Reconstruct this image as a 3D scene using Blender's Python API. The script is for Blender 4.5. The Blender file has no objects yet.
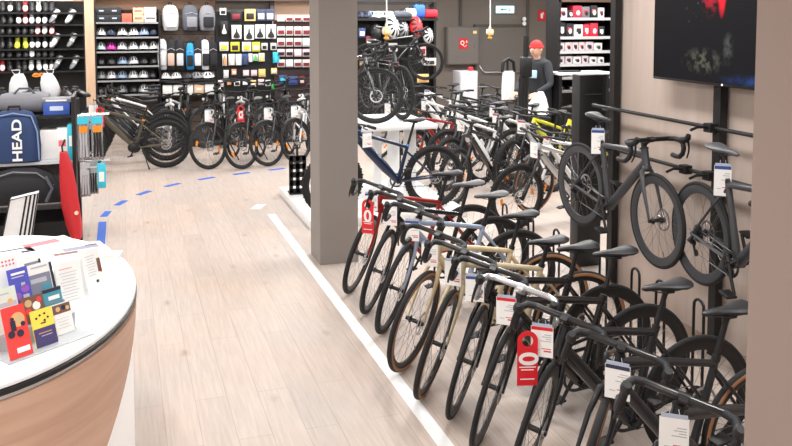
import bpy, math, random
from mathutils import Vector, Matrix
R_ = math.radians
PI = math.pi
random.seed(7)
SC = bpy.context.scene
COL = SC.collection
V = Vector

# ------------------------------------------------------------------ camera
F = 830.0
PSI, PIT, HC = R_(18.3), R_(4), 2.35
cd = bpy.data.cameras.new('camera')
cd.sensor_width = 36.0
cd.lens = F / 792 * 36
cd.shift_y = (73 - 223) / 792
cd.clip_end = 100
cam = bpy.data.objects.new('camera', cd)
COL.objects.link(cam)
cam.location = (0, 0, HC)
cam.rotation_euler = (R_(90) - PIT, 0, -PSI)
SC.camera = cam

def ray(px, py):
    xc, yc = (px - 396) / F, (73 - py) / F
    s, c, sp, cp = math.sin(PSI), math.cos(PSI), math.sin(PIT), math.cos(PIT)
    f, r, u = (s*cp, c*cp, -sp), (c, -s, 0), (s*sp, c*sp, cp)
    return V([f[i] + xc*r[i] + yc*u[i] for i in range(3)])
def onz(px, py, z=0.0):
    d = ray(px, py); return V((0, 0, HC)) + d*((z - HC)/d.z)
def ony(px, py, Y):
    d = ray(px, py); return V((0, 0, HC)) + d*(Y/d.y)
def onx(px, py, X):
    d = ray(px, py); return V((0, 0, HC)) + d*(X/d.x)

# ------------------------------------------------------------------ materials
def lin(c):
    return tuple(((x/255)/12.92 if x/255 <= .04045 else ((x/255 + .055)/1.055)**2.4) for x in c) + (1,)
MATS = {}
def mat(name, rgb, rough=.5, metal=0.0, var=.06, scale=30, coat=0.0, emit=0.0, alpha=1.0, trans=0.0):
    if name in MATS: return MATS[name]
    m = bpy.data.materials.new(name); m.use_nodes = True
    nt = m.node_tree; b = nt.nodes['Principled BSDF']
    c = lin(rgb)
    b.inputs['Roughness'].default_value = rough
    b.inputs['Metallic'].default_value = metal
    b.inputs['Coat Weight'].default_value = coat
    b.inputs['Alpha'].default_value = alpha
    b.inputs['Transmission Weight'].default_value = trans
    if var > 0:
        tc = nt.nodes.new('ShaderNodeTexCoord')
        n = nt.nodes.new('ShaderNodeTexNoise'); n.inputs['Scale'].default_value = scale
        n.inputs['Detail'].default_value = 3
        mx = nt.nodes.new('ShaderNodeMix'); mx.data_type = 'RGBA'
        mx.inputs[6].default_value = tuple(x*(1 - var) for x in c[:3]) + (1,)
        mx.inputs[7].default_value = tuple(min(1, x*(1 + var)) for x in c[:3]) + (1,)
        nt.links.new(tc.outputs['Object'], n.inputs['Vector'])
        nt.links.new(n.outputs['Fac'], mx.inputs[0])
        nt.links.new(mx.outputs[2], b.inputs['Base Color'])
    else:
        b.inputs['Base Color'].default_value = c
    if emit:
        b.inputs['Emission Color'].default_value = c
        b.inputs['Emission Strength'].default_value = emit
    MATS[name] = m
    return m

BLK = mat('black_plastic', (15, 15, 17), .5)
DRK = mat('dark_rubber', (28, 29, 31), .8)
TIRE = mat('tire_rubber', (24, 24, 26), .8)
TAN = mat('tan_sidewall', (158, 112, 78), .8)
CARB = mat('carbon_black', (17, 18, 21), .28, coat=.4)
CARB2 = mat('satin_charcoal', (58, 60, 64), .4, coat=.2)
RIMB = mat('black_rim', (18, 18, 20), .4)
STEEL = mat('steel', (190, 190, 192), .28, 1.0)
SPOKE = mat('spoke_steel', (120, 120, 122), .35, .8, var=0)
DSTEEL = mat('dark_steel', (85, 85, 88), .35, .9)
TAPE = mat('bar_tape', (26, 28, 32), .6)
SADB = mat('saddle_black', (32, 33, 37), .45)
SADG = mat('saddle_grey', (92, 92, 95), .45)
WHT = mat('white_paint', (236, 236, 236), .45)
PAPER = mat('white_paper', (240, 240, 238), .7, var=.02)
RED = mat('red_card', (214, 30, 42), .5)
BLUEH = mat('blue_header', (52, 72, 140), .5)
NAVYH = mat('navy_header', (42, 46, 74), .5)
GREYT = mat('grey_print', (168, 168, 172), .7)
ORNG = mat('orange_reflector', (240, 140, 30), .3)
YELL = mat('yellow_plastic', (232, 214, 40), .45)
CLEAR = mat('clear_plastic', (225, 230, 235), .15, trans=.85, var=0)
BATT = mat('battery_black', (22, 22, 24), .35)
HILITE = mat('lamp_glass', (230, 230, 225), .1)

# ------------------------------------------------------------------ mesh builder
def frame_from(d, up=None):
    d = d.normalized()
    if up is None or abs(d.dot(up)) > .97:
        up = V((0, 0, 1)) if abs(d.z) < .9 else V((1, 0, 0))
    a = up.cross(d).normalized(); b = d.cross(a).normalized()
    return a, b

class MB:
    def __init__(s): s.v = []; s.f = []; s.m = []
    def add(s, vs, fs, mi=0, M=None):
        o = len(s.v)
        s.v += [tuple(M @ V(p)) if M else tuple(p) for p in vs]
        for k, f in enumerate(fs):
            s.f.append([i + o for i in f]); s.m.append(mi if isinstance(mi, int) else mi[k])
        return s
    def box(s, c, size, mi=0, rot=None):
        x, y, z = size[0]/2, size[1]/2, size[2]/2
        vs = [V((a*x, b*y, d*z)) for a in (-1, 1) for b in (-1, 1) for d in (-1, 1)]
        if rot is not None: vs = [rot @ p for p in vs]
        vs = [p + V(c) for p in vs]
        return s.add(vs, [(0,1,3,2), (4,6,7,5), (0,4,5,1), (2,3,7,6), (0,2,6,4), (1,5,7,3)], mi)
    def loft(s, rings, mi=0, caps=True, closed=False):
        n = len(rings[0]); vs = [p for r in rings for p in r]; fs = []
        k = len(rings)
        for i in range(k if closed else k - 1):
            j = (i + 1) % k
            for a in range(n):
                b = (a + 1) % n
                fs.append((i*n + a, i*n + b, j*n + b, j*n + a))
        if caps and not closed:
            fs.append(tuple(range(n))[::-1]); fs.append(tuple((k-1)*n + a for a in range(n)))
        return s.add(vs, fs, mi)
    def tube(s, pts, r, n=8, mi=0, closed=False, up=None, asp=1.0):
        pts = [V(p) for p in pts]; k = len(pts)
        rr = r if isinstance(r, (list, tuple)) else [r]*k
        rings = []; a = None
        for i, p in enumerate(pts):
            if closed: d = pts[(i+1) % k] - pts[i-1]
            else: d = pts[min(i+1, k-1)] - pts[max(i-1, 0)]
            d.normalize()
            if a is None or up is not None: a, b = frame_from(d, up)
            else:
                a = (a - d*a.dot(d)).normalized(); b = d.cross(a)
            rings.append([p + a*(math.cos(2*PI*q/n)*rr[i]) + b*(math.sin(2*PI*q/n)*rr[i]*asp) for q in range(n)])
        return s.loft(rings, mi, True, closed)
    def lathe(s, prof, n, c=(0, 0, 0), axis='y', closed=True, caps=False):
        """prof: (radius, offset, material) loop spun around an axis"""
        c = V(c); k = len(prof); vs = []; fs = []; ms = []
        for i in range(n):
            t = 2*PI*i/n
            for (r, o, m) in prof:
                q = (r*math.cos(t), r*math.sin(t))
                p = {'y': (q[0], o, q[1]), 'z': (q[0], q[1], o), 'x': (o, q[0], q[1])}[axis]
                vs.append(c + V(p))
        for i in range(n):
            j = (i + 1) % n
            for a in range(k if closed else k - 1):
                b = (a + 1) % k
                fs.append((i*k + a, i*k + b, j*k + b, j*k + a)); ms.append(prof[a][2])
        if caps:
            fs.append(tuple(i*k for i in range(n))); ms.append(prof[0][2])
            fs.append(tuple(i*k + k - 1 for i in range(n))[::-1]); ms.append(prof[-1][2])
        return s.add(vs, fs, ms)
    def disc(s, c, r, h, n=16, axis='y', mi=0):
        return s.lathe([(r, -h/2, mi), (r, h/2, mi)], n, c, axis, False, True)
    def ell(s, c, rad, n=12, m=8, mi=0, lo=-90, hi=90, M=None):
        vs = []; fs = []
        for i in range(m + 1):
            p = R_(lo + (hi - lo)*i/m)
            for j in range(n):
                t = 2*PI*j/n
                vs.append(V((c[0] + rad[0]*math.cos(p)*math.cos(t), c[1] + rad[1]*math.cos(p)*math.sin(t), c[2] + rad[2]*math.sin(p))))
        for i in range(m):
            for j in range(n):
                k = (j + 1) % n
                fs.append((i*n + j, i*n + k, (i+1)*n + k, (i+1)*n + j))
        fs.append(tuple(range(n))[::-1]); fs.append(tuple(m*n + j for j in range(n)))
        return s.add(vs, fs, mi, M)
    def rbox(s, c, size, r=.02, mi=0, rot=None, taper=1.0):
        """box with rounded upright edges and softened top and bottom"""
        x, y, z = size[0]/2, size[1]/2, size[2]/2
        r = min(r, x*.95, y*.95, z*.95)
        rings = []
        for (dz, ins) in ((-z, r), (-z + .3*r, .3*r), (-z + r, 0), (z - r, 0), (z - .3*r, .3*r), (z, r)):
            tp = 1 + (taper - 1)*(dz + z)/(2*z); ring = []
            for (sx, sy, a0) in ((1, 1, 0), (-1, 1, 90), (-1, -1, 180), (1, -1, 270)):
                for q in (0, 45, 90):
                    t = R_(a0 + q)
                    p = V(((sx*(x - r) + (r - ins)*math.cos(t))*tp, (sy*(y - r) + (r - ins)*math.sin(t))*tp, dz))
                    if rot is not None: p = rot @ p
                    ring.append(p + V(c))
            rings.append(ring)
        return s.loft(rings, mi)
    def mesh(s, name, mats, ang=38):
        me = bpy.data.meshes.new(name)
        me.from_pydata(s.v, [], s.f)
        for m in (mats if isinstance(mats, (list, tuple)) else [mats]): me.materials.append(m)
        me.polygons.foreach_set('material_index', s.m)
        me.polygons.foreach_set('use_smooth', [True]*len(s.f))
        me.validate(); me.update()
        me.set_sharp_from_angle(angle=R_(ang))
        return me
    def build(s, name, mats, parent=None, loc=None, rot=None, ang=38):
        return link(name, s.mesh(name, mats, ang), parent, loc, rot)

def link(name, me, parent=None, loc=None, rot=None):
    o = bpy.data.objects.new(name, me); COL.objects.link(o)
    if parent is not None: o.parent = parent
    if loc is not None: o.location = loc
    if rot is not None: o.rotation_euler = rot
    return o
def tag(o, label, cat, group=None):
    o['label'] = label; o['category'] = cat
    if group: o['group'] = group
    return o
def thing(name, label, cat, loc=(0, 0, 0), rz=0.0, group=None):
    o = bpy.data.objects.new(name, None); COL.objects.link(o)
    o.empty_display_size = .1
    o.location = loc; o.rotation_euler = (0, 0, rz)
    return tag(o, label, cat, group)
def struct(o, kind='structure'):
    o['kind'] = kind; return o
def swap(o, mats):
    """own materials on shared mesh data"""
    for i, m in enumerate(mats):
        if m is not None and i < len(o.material_slots):
            o.material_slots[i].link = 'OBJECT'; o.material_slots[i].material = m
    return o
def rotz(a): return Matrix.Rotation(a, 3, 'Z')
def roty(a): return Matrix.Rotation(a, 3, 'Y')
def rotx(a): return Matrix.Rotation(a, 3, 'X')
TXT = {}
def text_mesh(txt, size, m, depth=.001):
    key = (txt, size, m.name)
    if key in TXT: return TXT[key]
    cu = bpy.data.curves.new('lettering', 'FONT'); cu.body = txt; cu.size = size; cu.extrude = depth; cu.offset = size*.022
    cu.align_x = 'CENTER'; cu.align_y = 'CENTER'
    ob = bpy.data.objects.new('lettering', cu); COL.objects.link(ob)
    bpy.context.view_layer.update()
    me = bpy.data.meshes.new_from_object(ob.evaluated_get(bpy.context.evaluated_depsgraph_get()))
    bpy.data.objects.remove(ob); bpy.data.curves.remove(cu)
    me.materials.clear(); me.materials.append(m); TXT[key] = me
    return me
ORD = ['first', 'second', 'third', 'fourth', 'fifth', 'sixth', 'seventh', 'eighth', 'ninth', 'tenth', 'eleventh', 'twelfth']

# ================================================================== THE ROOM
def floor_mat():
    m = bpy.data.materials.new('oak_planks'); m.use_nodes = True
    nt = m.node_tree; b = nt.nodes['Principled BSDF']; L = nt.links.new; N = nt.nodes.new
    tc = N('ShaderNodeTexCoord')
    mp = N('ShaderNodeMapping'); mp.inputs['Rotation'].default_value = (0, 0, R_(90)); L(tc.outputs['Object'], mp.inputs['Vector'])
    br = N('ShaderNodeTexBrick'); L(mp.outputs[0], br.inputs['Vector'])
    br.inputs['Scale'].default_value = 1.0; br.inputs['Brick Width'].default_value = 1.5; br.inputs['Row Height'].default_value = .19
    br.inputs['Mortar Size'].default_value = .0025; br.inputs['Mortar Smooth'].default_value = .3
    br.inputs['Color1'].default_value = lin((194, 181, 172)); br.inputs['Color2'].default_value = lin((184, 172, 164))
    br.inputs['Mortar'].default_value = lin((168, 154, 145)); br.offset = .37
    g = N('ShaderNodeMapping'); g.inputs['Scale'].default_value = (30, 1.6, 1); L(tc.outputs['Object'], g.inputs['Vector'])
    n1 = N('ShaderNodeTexNoise'); n1.inputs['Scale'].default_value = 1.6; n1.inputs['Detail'].default_value = 6; n1.inputs['Roughness'].default_value = .62
    L(g.outputs[0], n1.inputs['Vector'])
    r1 = N('ShaderNodeValToRGB'); r1.color_ramp.elements[0].position = .3; r1.color_ramp.elements[0].color = (.80, .79, .78, 1)
    r1.color_ramp.elements[1].position = .68; r1.color_ramp.elements[1].color = (1.08, 1.08, 1.08, 1); L(n1.outputs['Fac'], r1.inputs[0])
    mu = N('ShaderNodeMix'); mu.data_type = 'RGBA'; mu.blend_type = 'MULTIPLY'; mu.inputs[0].default_value = .75
    L(br.outputs['Color'], mu.inputs[6]); L(r1.outputs[0], mu.inputs[7])
    # knots
    k = N('ShaderNodeMapping'); k.inputs['Scale'].default_value = (3.6, 1.6, 1); L(tc.outputs['Object'], k.inputs['Vector'])
    vo = N('ShaderNodeTexVoronoi'); vo.inputs['Scale'].default_value = 1.0; L(k.outputs[0], vo.inputs['Vector'])
    n2 = N('ShaderNodeTexNoise'); n2.inputs['Scale'].default_value = 14; L(k.outputs[0], n2.inputs['Vector'])
    ad = N('ShaderNodeMath'); ad.operation = 'MULTIPLY_ADD'; ad.inputs[1].default_value = .12; L(n2.outputs['Fac'], ad.inputs[0]); L(vo.outputs['Distance'], ad.inputs[2])
    r2 = N('ShaderNodeValToRGB'); r2.color_ramp.elements[0].position = .08; r2.color_ramp.elements[0].color = (.62, .55, .5, 1)
    r2.color_ramp.elements[1].position = .2; r2.color_ramp.elements[1].color = (1, 1, 1, 1); L(ad.outputs[0], r2.inputs[0])
    mk = N('ShaderNodeMix'); mk.data_type = 'RGBA'; mk.blend_type = 'MULTIPLY'; mk.inputs[0].default_value = .7
    L(mu.outputs[2], mk.inputs[6]); L(r2.outputs[0], mk.inputs[7])
    # broad colour drift between boards
    n3 = N('ShaderNodeTexNoise'); n3.inputs['Scale'].default_value = .8; n3.inputs['Detail'].default_value = 2; L(tc.outputs['Object'], n3.inputs['Vector'])
    r3 = N('ShaderNodeValToRGB'); r3.color_ramp.elements[0].position = .35; r3.color_ramp.elements[0].color = (.96, .98, 1.0, 1)
    r3.color_ramp.elements[1].position = .65; r3.color_ramp.elements[1].color = (1.03, .98, .94, 1); L(n3.outputs['Fac'], r3.inputs[0])
    md = N('ShaderNodeMix'); md.data_type = 'RGBA'; md.blend_type = 'MULTIPLY'; md.inputs[0].default_value = 1
    L(mk.outputs[2], md.inputs[6]); L(r3.outputs[0], md.inputs[7]); L(md.outputs[2], b.inputs['Base Color'])
    b.inputs['Roughness'].default_value = .42
    bp = N('ShaderNodeBump'); bp.inputs['Strength'].default_value = .08; L(n1.outputs['Fac'], bp.inputs['Height']); L(bp.outputs[0], b.inputs['Normal'])
    return m
def wood_mat(name, c1, c2, scale=(1, 14, 14), rough=.5):
    m = bpy.data.materials.new(name); m.use_nodes = True
    nt = m.node_tree; b = nt.nodes['Principled BSDF']; L = nt.links.new; N = nt.nodes.new
    tc = N('ShaderNodeTexCoord'); g = N('ShaderNodeMapping'); g.inputs['Scale'].default_value = scale; L(tc.outputs['Object'], g.inputs['Vector'])
    n1 = N('ShaderNodeTexNoise'); n1.inputs['Scale'].default_value = 1.5; n1.inputs['Detail'].default_value = 5; n1.inputs['Distortion'].default_value = .6; L(g.outputs[0], n1.inputs['Vector'])
    r1 = N('ShaderNodeValToRGB'); r1.color_ramp.elements[0].position = .35; r1.color_ramp.elements[0].color = lin(c1)
    r1.color_ramp.elements[1].position = .65; r1.color_ramp.elements[1].color = lin(c2); L(n1.outputs['Fac'], r1.inputs[0])
    vo = N('ShaderNodeTexVoronoi'); vo.inputs['Scale'].default_value = 5; L(tc.outputs['Object'], vo.inputs['Vector'])
    r2 = N('ShaderNodeValToRGB'); r2.color_ramp.elements[0].position = .03; r2.color_ramp.elements[0].color = (.35, .28, .25, 1)
    r2.color_ramp.elements[1].position = .07; r2.color_ramp.elements[1].color = (1, 1, 1, 1); L(vo.outputs['Distance'], r2.inputs[0])
    mk = N('ShaderNodeMix'); mk.data_type = 'RGBA'; mk.blend_type = 'MULTIPLY'; mk.inputs[0].default_value = .6
    L(r1.outputs[0], mk.inputs[6]); L(r2.outputs[0], mk.inputs[7]); L(mk.outputs[2], b.inputs['Base Color'])
    b.inputs['Roughness'].default_value = rough
    return m
WALLB = wood_mat('beige_wood_panel', (176, 160, 150), (186, 171, 161), (5, 5, .5), .55)
for n in WALLB.node_tree.nodes:
    if n.type == 'MIX': n.inputs[0].default_value = .0
PEACH = mat('peach_wall', (224, 190, 164), .7, scale=3)
GREYW = mat('grey_brown_wall', (112, 104, 97), .75, scale=2)
PILM = mat('taupe_plaster', (138, 131, 126), .8, scale=2, var=.03)
PILR = mat('taupe_plaster_warm', (146, 129, 121), .8, scale=2, var=.03)
CEIL = mat('ceiling_white', (200, 198, 195), .9, scale=2)
OUTW = mat('outer_wall', (190, 184, 178), .85, scale=2)

XR, XFAR, YB = 3.9, 11.6, 17.65
struct(MB().box((2.8, 7.3, -.05), (17.6, 20.8, .1)).build('floor', floor_mat()))
struct(MB().box((2.8, 7.3, 3.45), (17.6, 20.8, .1)).build('ceiling', CEIL))
struct(MB().box((-.55, YB + .05, 1.7), (9.9, .1, 3.4)).build('wall_back', PEACH))
struct(MB().box((8.0, YB + .05, 1.7), (7.2, .1, 3.4)).build('wall_back_grey', GREYW))
struct(MB().box((-5.55, 7.3, 1.7), (.1, 20.6, 3.4)).build('wall_left', OUTW))
struct(MB().box((XFAR + .05, 7.3, 1.7), (.1, 20.8, 3.4)).build('wall_far_right', GREYW))
struct(MB().box((3, -3.05, 1.7), (17.2, .1, 3.4)).build('wall_front', OUTW))
struct(MB().box((XR + .08, 1.48, 1.7), (.16, 9.0, 3.4)).build('wall_right', WALLB))
struct(MB().box((1.915, 7.7, 1.7), (.37, .4, 3.4)).build('trim_1', PILM)).name = 'pillar_middle'
struct(MB().box((1.965, 1.80, 1.7), (.36, .4, 3.4)).build('pillar_right', PILR))
# white line taped along the bikes, short mark past its end
o = MB().box((1.635, 6.6, .002), (.085, 6.05, .004)).build('trim_1', WHT); struct(o)
o = MB().box((1.55, 10.07, .002), (.12, .25, .004), rot=rotz(R_(-25))).build('trim_2', WHT); struct(o)

# blue dashes on the floor
BLUET = mat('blue_tape', (36, 92, 190), .6)
dash = [(106, 214), (121, 203), (144, 193), (172.6, 185), (206.7, 178.5), (241.5, 173.6), (276.7, 169.3)]
pts = [onz(102, 224)] + [onz(*p) for p in dash]
a, b_ = onz(100.5, 247), onz(102.5, 222)
o = MB().box((0, 0, .002), (.085, (b_ - a).length, .004)).build('floor_tape', BLUET, None, (a + b_)/2, (0, 0, math.atan2(b_.y - a.y, b_.x - a.x) - PI/2))
tag(o, 'long straight blue tape strip on the floor beside the counter', 'floor tape', None)
for i in range(1, len(pts)):
    p = pts[i]; d = (pts[min(i+1, len(pts)-1)] - pts[i-1])
    o = MB().box((0, 0, .002), (.08, .26, .004)).build('floor_tape', BLUET, None, (p.x, p.y, 0), (0, 0, math.atan2(d.y, d.x) - PI/2))
    tag(o, 'short blue tape dash, %s from the long strip by the counter' % ORD[i-1], 'floor tape', 'blue tape dashes')

# skirting on the TV wall
struct(MB().box((XR - .006, 1.48, .04), (.012, 8.9, .08)).build('baseboard_right', mat('skirting', (150, 130, 116), .6)))

# ================================================================== LIGHTS
def area(loc, sx, sy, e, col=(1, .985, .968), rot=(0, 0, 0)):
    l = bpy.data.lights.new('ceiling_lamp', 'AREA'); l.shape = 'RECTANGLE'; l.size = sx; l.size_y = sy
    l.energy = e; l.color = col
    o = bpy.data.objects.new('ceiling_lamp', l); COL.objects.link(o); o.location = loc; o.rotation_euler = rot
    return o
for x in (-3.2, -.6, 2.7):
    for y in (-1, 2.0, 5.0, 8.0, 11.0, 14.0):
        area((x, y, 3.36), .3, 1.3, 40)
for x in (4.8, 6.6, 8.6):
    for y in (8.5, 11.5, 14.5):
        area((x, y, 3.36), .5, 1.5, 60)
for x in (-1.5, 1.0, 3.2): area((x, 16.4, 3.3), 1.6, .25, 34, rot=(R_(28), 0, 0))
w = bpy.data.worlds.new('world'); SC.world = w; w.use_nodes = True
w.node_tree.nodes['Background'].inputs[0].default_value = (.9, .95, 1, 1)
w.node_tree.nodes['Background'].inputs[1].default_value = .25
SC.view_settings.view_transform = 'Standard'; SC.view_settings.look = 'None'
SC.view_settings.gamma = 1.0; SC.view_settings.exposure = 0.5; SC.view_settings.use_curve_mapping = False
SC.cycles.use_denoising = True
SC.cycles.max_bounces = 8
SC.cycles.diffuse_bounces = 4

# ================================================================== BICYCLES
KIND = {
 #          wheel R, tyre r, wheelbase, chainstay, BB drop, fork A-C, head angle, seat tube, rim depth, tube size
 'gravel': dict(R=.345, t=.021, L=1.02, cs=.425, drop=.072, ac=.395, ha=71.5, st=.50, rim=.028, ts=1.0, bar='drop'),
 'road':   dict(R=.338, t=.015, L=.98, cs=.41, drop=.07, ac=.37, ha=72.5, st=.50, rim=.055, ts=1.16, bar='drop'),
 'trek':   dict(R=.352, t=.022, L=1.10, cs=.45, drop=.06, ac=.45, ha=70.0, st=.48, rim=.022, ts=1.05, bar='flat'),
 'mtb':    dict(R=.368, t=.029, L=1.17, cs=.44, drop=.05, ac=.52, ha=67.0, st=.44, rim=.024, ts=1.1, bar='flat'),
 'emtb':   dict(R=.368, t=.031, L=1.22, cs=.45, drop=.03, ac=.53, ha=66.0, st=.43, rim=.026, ts=1.15, bar='flat'),
}
def geo(kind):
    k = dict(KIND[kind]); R, L = k['R'], k['L']
    A, B = V((L/2, 0, R)), V((-L/2, 0, R))
    BB = V((B.x + math.sqrt(k['cs']**2 - k['drop']**2), 0, R - k['drop']))
    h = R_(k['ha']); u = V((-math.cos(h), 0, math.sin(h))); w_ = V((math.sin(h), 0, math.cos(h)))
    S0 = A - w_*.046
    C = S0 + u*math.sqrt(k['ac']**2 - .046**2)
    hb = C + u*.012
    hl = .135 if k['bar'] == 'drop' else .115
    ht = hb + u*hl
    s = V((-math.cos(R_(73.5)), 0, math.sin(R_(73.5))))
    k.update(A=A, B=B, BB=BB, u=u, w=w_, S0=S0, C=C, hb=hb, ht=ht, s=s, SC=BB + s*k['st'], clamp=ht + u*.045 + w_*(.085 if k['bar'] == 'drop' else .055) + V((0, 0, .01)),
             sad=BB + s*(.66 if kind == 'road' else .70))
    return k
BM = {}
def bike_meshes(kind):
    if kind in BM: return BM[kind]
    k = geo(kind); R, t = k['R'], k['t']; d = {'geo': k}
    ts = k['ts']; BB, B, A, SC, hb, ht, C, u, s = (k[x] for x in ('BB', 'B', 'A', 'SC', 'hb', 'ht', 'C', 'u', 's'))
    drop = k['bar'] == 'drop'
    # --- frame
    m = MB()
    m.tube([hb, hb + u*.03, (hb + ht)/2, ht - u*.02, ht], [.027*ts, .026*ts, .024*ts, .024*ts, .025*ts], 12)
    hd = hb + u*.035; tt = ht - u*.035; tm = SC - s*.025
    dr = .026 if kind != 'emtb' else .042
    m.tube([hd, hd.lerp(BB, .3), hd.lerp(BB, .7), BB + V((.01, 0, .01))], [.026*ts, dr*ts, dr*ts, .026*ts], 12, asp=1.15)
    mid = tt.lerp(tm, .5) + V((0, 0, .006))
    m.tube([tt, mid, tm], [.023*ts, .019*ts, .017*ts], 12)
    m.tube([BB, BB + s*.2, SC], [.023*ts, .019*ts, .0175*ts], 12)
    m.disc(BB, .028, .07, 14)
    for y in (-1, 1):
        m.tube([BB + V((-.02, y*.022, 0)), BB.lerp(B, .45) + V((0, y*.045, 0)), B + V((0, y*.062, 0))], [.014, .012, .010], 8)
        st = SC - s*(.05 if drop else .07)
        m.tube([st + V((0, y*.012, 0)), st.lerp(B, .35) + V((0, y*.04, .0)), B + V((0, y*.062, 0))], [.011, .009, .008], 8)
        m.disc(B + V((0, y*.062, 0)), .016, .012, 10)
    # collar, cable ports
    m.tube([SC - s*.012, SC + s*.012], .021, 12, 1)
    m.tube([ht - u*.004, ht + u*.006], .0275*ts, 12, 1)
    d['frame'] = m.mesh('frame', [CARB, BLK])
    # --- fork
    m = MB()
    if kind in ('mtb', 'emtb', 'trek'):
        f = {'trek': .8}.get(kind, 1)
        lower = A + u*.25*f
        for y in (-1, 1):
            o = V((0, y*.066, 0))
            m.tube([A - k['w']*.03 + o - u*.02, A - k['w']*.03 + u*.05 + o, lower + o - k['w']*.04], [.016, .024*f, .022*f], 10, 0)
            m.tube([lower + o - k['w']*.04, C + o], .0165*f, 10, 2)
            m.disc(A + o, .014, .02, 10, mi=1)
        m.tube([C + V((0, -.085, 0)), C + V((0, -.04, .022)), C + V((0, .04, .022)), C + V((0, .085, 0))], [.022, .026, .026, .022], 10, 0)
        m.tube([lower - k['w']*.01 + V((0, -.066, .01)), A + u*(R + .045)*.72 + V((.03, 0, .02)), lower - k['w']*.01 + V((0, .066, .01))], .014, 8, 0)
        m.tube([C, hb + u*.01], .022, 10, 1)
    else:
        for y in (-1, 1):
            m.tube([hb - u*.002 + V((0, y*.004, 0)), C + V((0, y*.038, -.02)), C.lerp(A, .35) + V((-.004, y*.055, 0)), A + V((-.004, y*.058, .0))], [.024, .021, .017, .010], 10, 0, asp=.75)
            m.disc(A + V((0, y*.058, 0)), .014, .014, 10, mi=1)
        m.ell(C + V((0, 0, .004)), (.03, .04, .026), 12, 6, 0)
    m.tube([ht, ht + u*.045], .0185, 10, 1)
    d['fork'] = m.mesh('fork', [CARB, BLK, DSTEEL])
    # --- wheel: rim, spokes and hub
    def wheel(rear):
        m = MB(); ri = R - 2*t + .006; ro = ri - k['rim']; w2 = .012 if t < .025 else .016
        m.lathe([(ri, -w2, 0), (ri, w2, 0), (ri - k['rim']*.55, w2*1.05, 0), (ro, w2*.45, 0), (ro, -w2*.45, 0), (ri - k['rim']*.55, -w2*1.05, 0)], 48)
        hw = .05 if not rear else .055
        m.lathe([(.012, -hw, 1), (.026, -hw*.62, 1), (.014, -hw*.5, 1), (.014, hw*.5, 1), (.026, hw*.62, 1), (.012, hw, 1)], 12, closed=False, caps=True)
        ns = 24
        for i in range(ns):
            a = 2*PI*i/ns; y = hw*.6*(1 if i % 2 else -1); a0 = a + (.55 if (i//2) % 2 else -.55)
            p, q = V((math.cos(a0)*.024, y, math.sin(a0)*.024)), V((math.cos(a)*(ro + .003), 0, math.sin(a)*(ro + .003)))
            m.tube([p, q], .0013, 3, 2)
        # valve and a pale rim decal
        m.tube([(0, 0, -ro - .0), (0, 0, -ro + .04)], .003, 5, 2)
        if kind in ('trek', 'mtb'):
            for a in (.5, .5 + PI): m.box((math.cos(a)*ro*.72, 0, math.sin(a)*ro*.72), (.03, .012, .075), 3, roty(-a))
        return m.mesh('wheel', [RIMB, BLK, SPOKE, ORNG])
    d['front_wheel'] = wheel(False); d['rear_wheel'] = wheel(True)
    # --- tyre
    m = MB(); prof = []
    for i in range(12):
        a = 2*PI*i/12
        prof.append((R - t + t*math.cos(a), t*math.sin(a)*.98, 1 if 2 <= i <= 3 or 8 <= i <= 9 else 0))
    m.lathe(prof, 56)
    if kind in ('mtb', 'emtb'):
        for i in range(64):
            a = 2*PI*i/64
            for y in ((-.018, .018) if i % 2 else (0,)):
                c = V((math.cos(a)*(R + .000), y, math.sin(a)*(R + .000)))
                m.box(c, (.008, .014, .02), 0, roty(-a))
    d['tire'] = m.mesh('tire', [TIRE, TIRE], 60)
    # --- brake disc
    m = MB(); m.lathe([(.08, -.001, 0), (.08, .001, 0), (.066, .001, 0), (.066, -.001, 0)], 28)
    for i in range(6):
        a = 2*PI*i/6; m.tube([(math.cos(a)*.02, 0, math.sin(a)*.02), (math.cos(a + .4)*.067, 0, math.sin(a + .4)*.067)], .004, 4)
    m.lathe([(.024, -.002, 0), (.024, .002, 0)], 14, closed=False, caps=True)
    d['brake_disc'] = m.mesh('brake_disc', [STEEL])
    m = MB()
    for i, r in enumerate((.058, .052, .046, .04, .034, .028, .022)):
        m.disc((0, -.018 - i*.0045, 0), r, .002, 20)
    m.disc((0, -.032, 0), .019, .03, 14)
    d['cassette'] = m.mesh('cassette', [STEEL if not drop else DSTEEL])
    # --- handlebar (origin at the clamp)
    if drop:
        half = [(0, 0, 0), (0, .09, 0), (-.004, .15, -.001), (.012, .192, -.002), (.055, .206, -.004), (.09, .208, -.02), (.1, .21, -.055), (.085, .214, -.095), (.045, .217, -.128), (0, .22, -.136), (-.05, .222, -.136)]
        m = MB()
        for sgn in (1, -1):
            P = [V((x, y*sgn, z)) for x, y, z in half]
            m.tube(P[:3], [.0165, .0165, .0165], 10, 1)
            m.tube(P[2:], [.0175]*9, 10, 0)
        d['handlebar'] = m.mesh('handlebar', [TAPE, CARB])
        for sgn, nm in ((1, 'lever_l'), (-1, 'lever_r')):
            m = MB(); y = .207*sgn
            m.tube([(.062, y, .0), (.09, y, .006), (.125, y - sgn*.002, .014), (.15, y - sgn*.004, .034), (.16, y - sgn*.004, .058)], [.019, .0225, .0225, .022, .016], 10, 0)
            m.tube([(.148, y, .012), (.158, y + sgn*.004, -.03), (.15, y + sgn*.008, -.075), (.128, y + sgn*.012, -.118)], [.009, .0075, .007, .006], 8, 1, asp=.6)
            d[nm] = m.mesh('brake_lever', [TAPE, BLK])
    else:
        wd = .37 if kind != 'trek' else .33
        m = MB()
        for sgn in (1, -1):
            m.tube([(0, 0, 0), (.004, sgn*.05, .002), (.0, sgn*.13, .02), (-.02, sgn*.24, .024), (-.05, sgn*wd, .022)], [.016, .015, .012, .011, .011], 10, 0)
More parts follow.
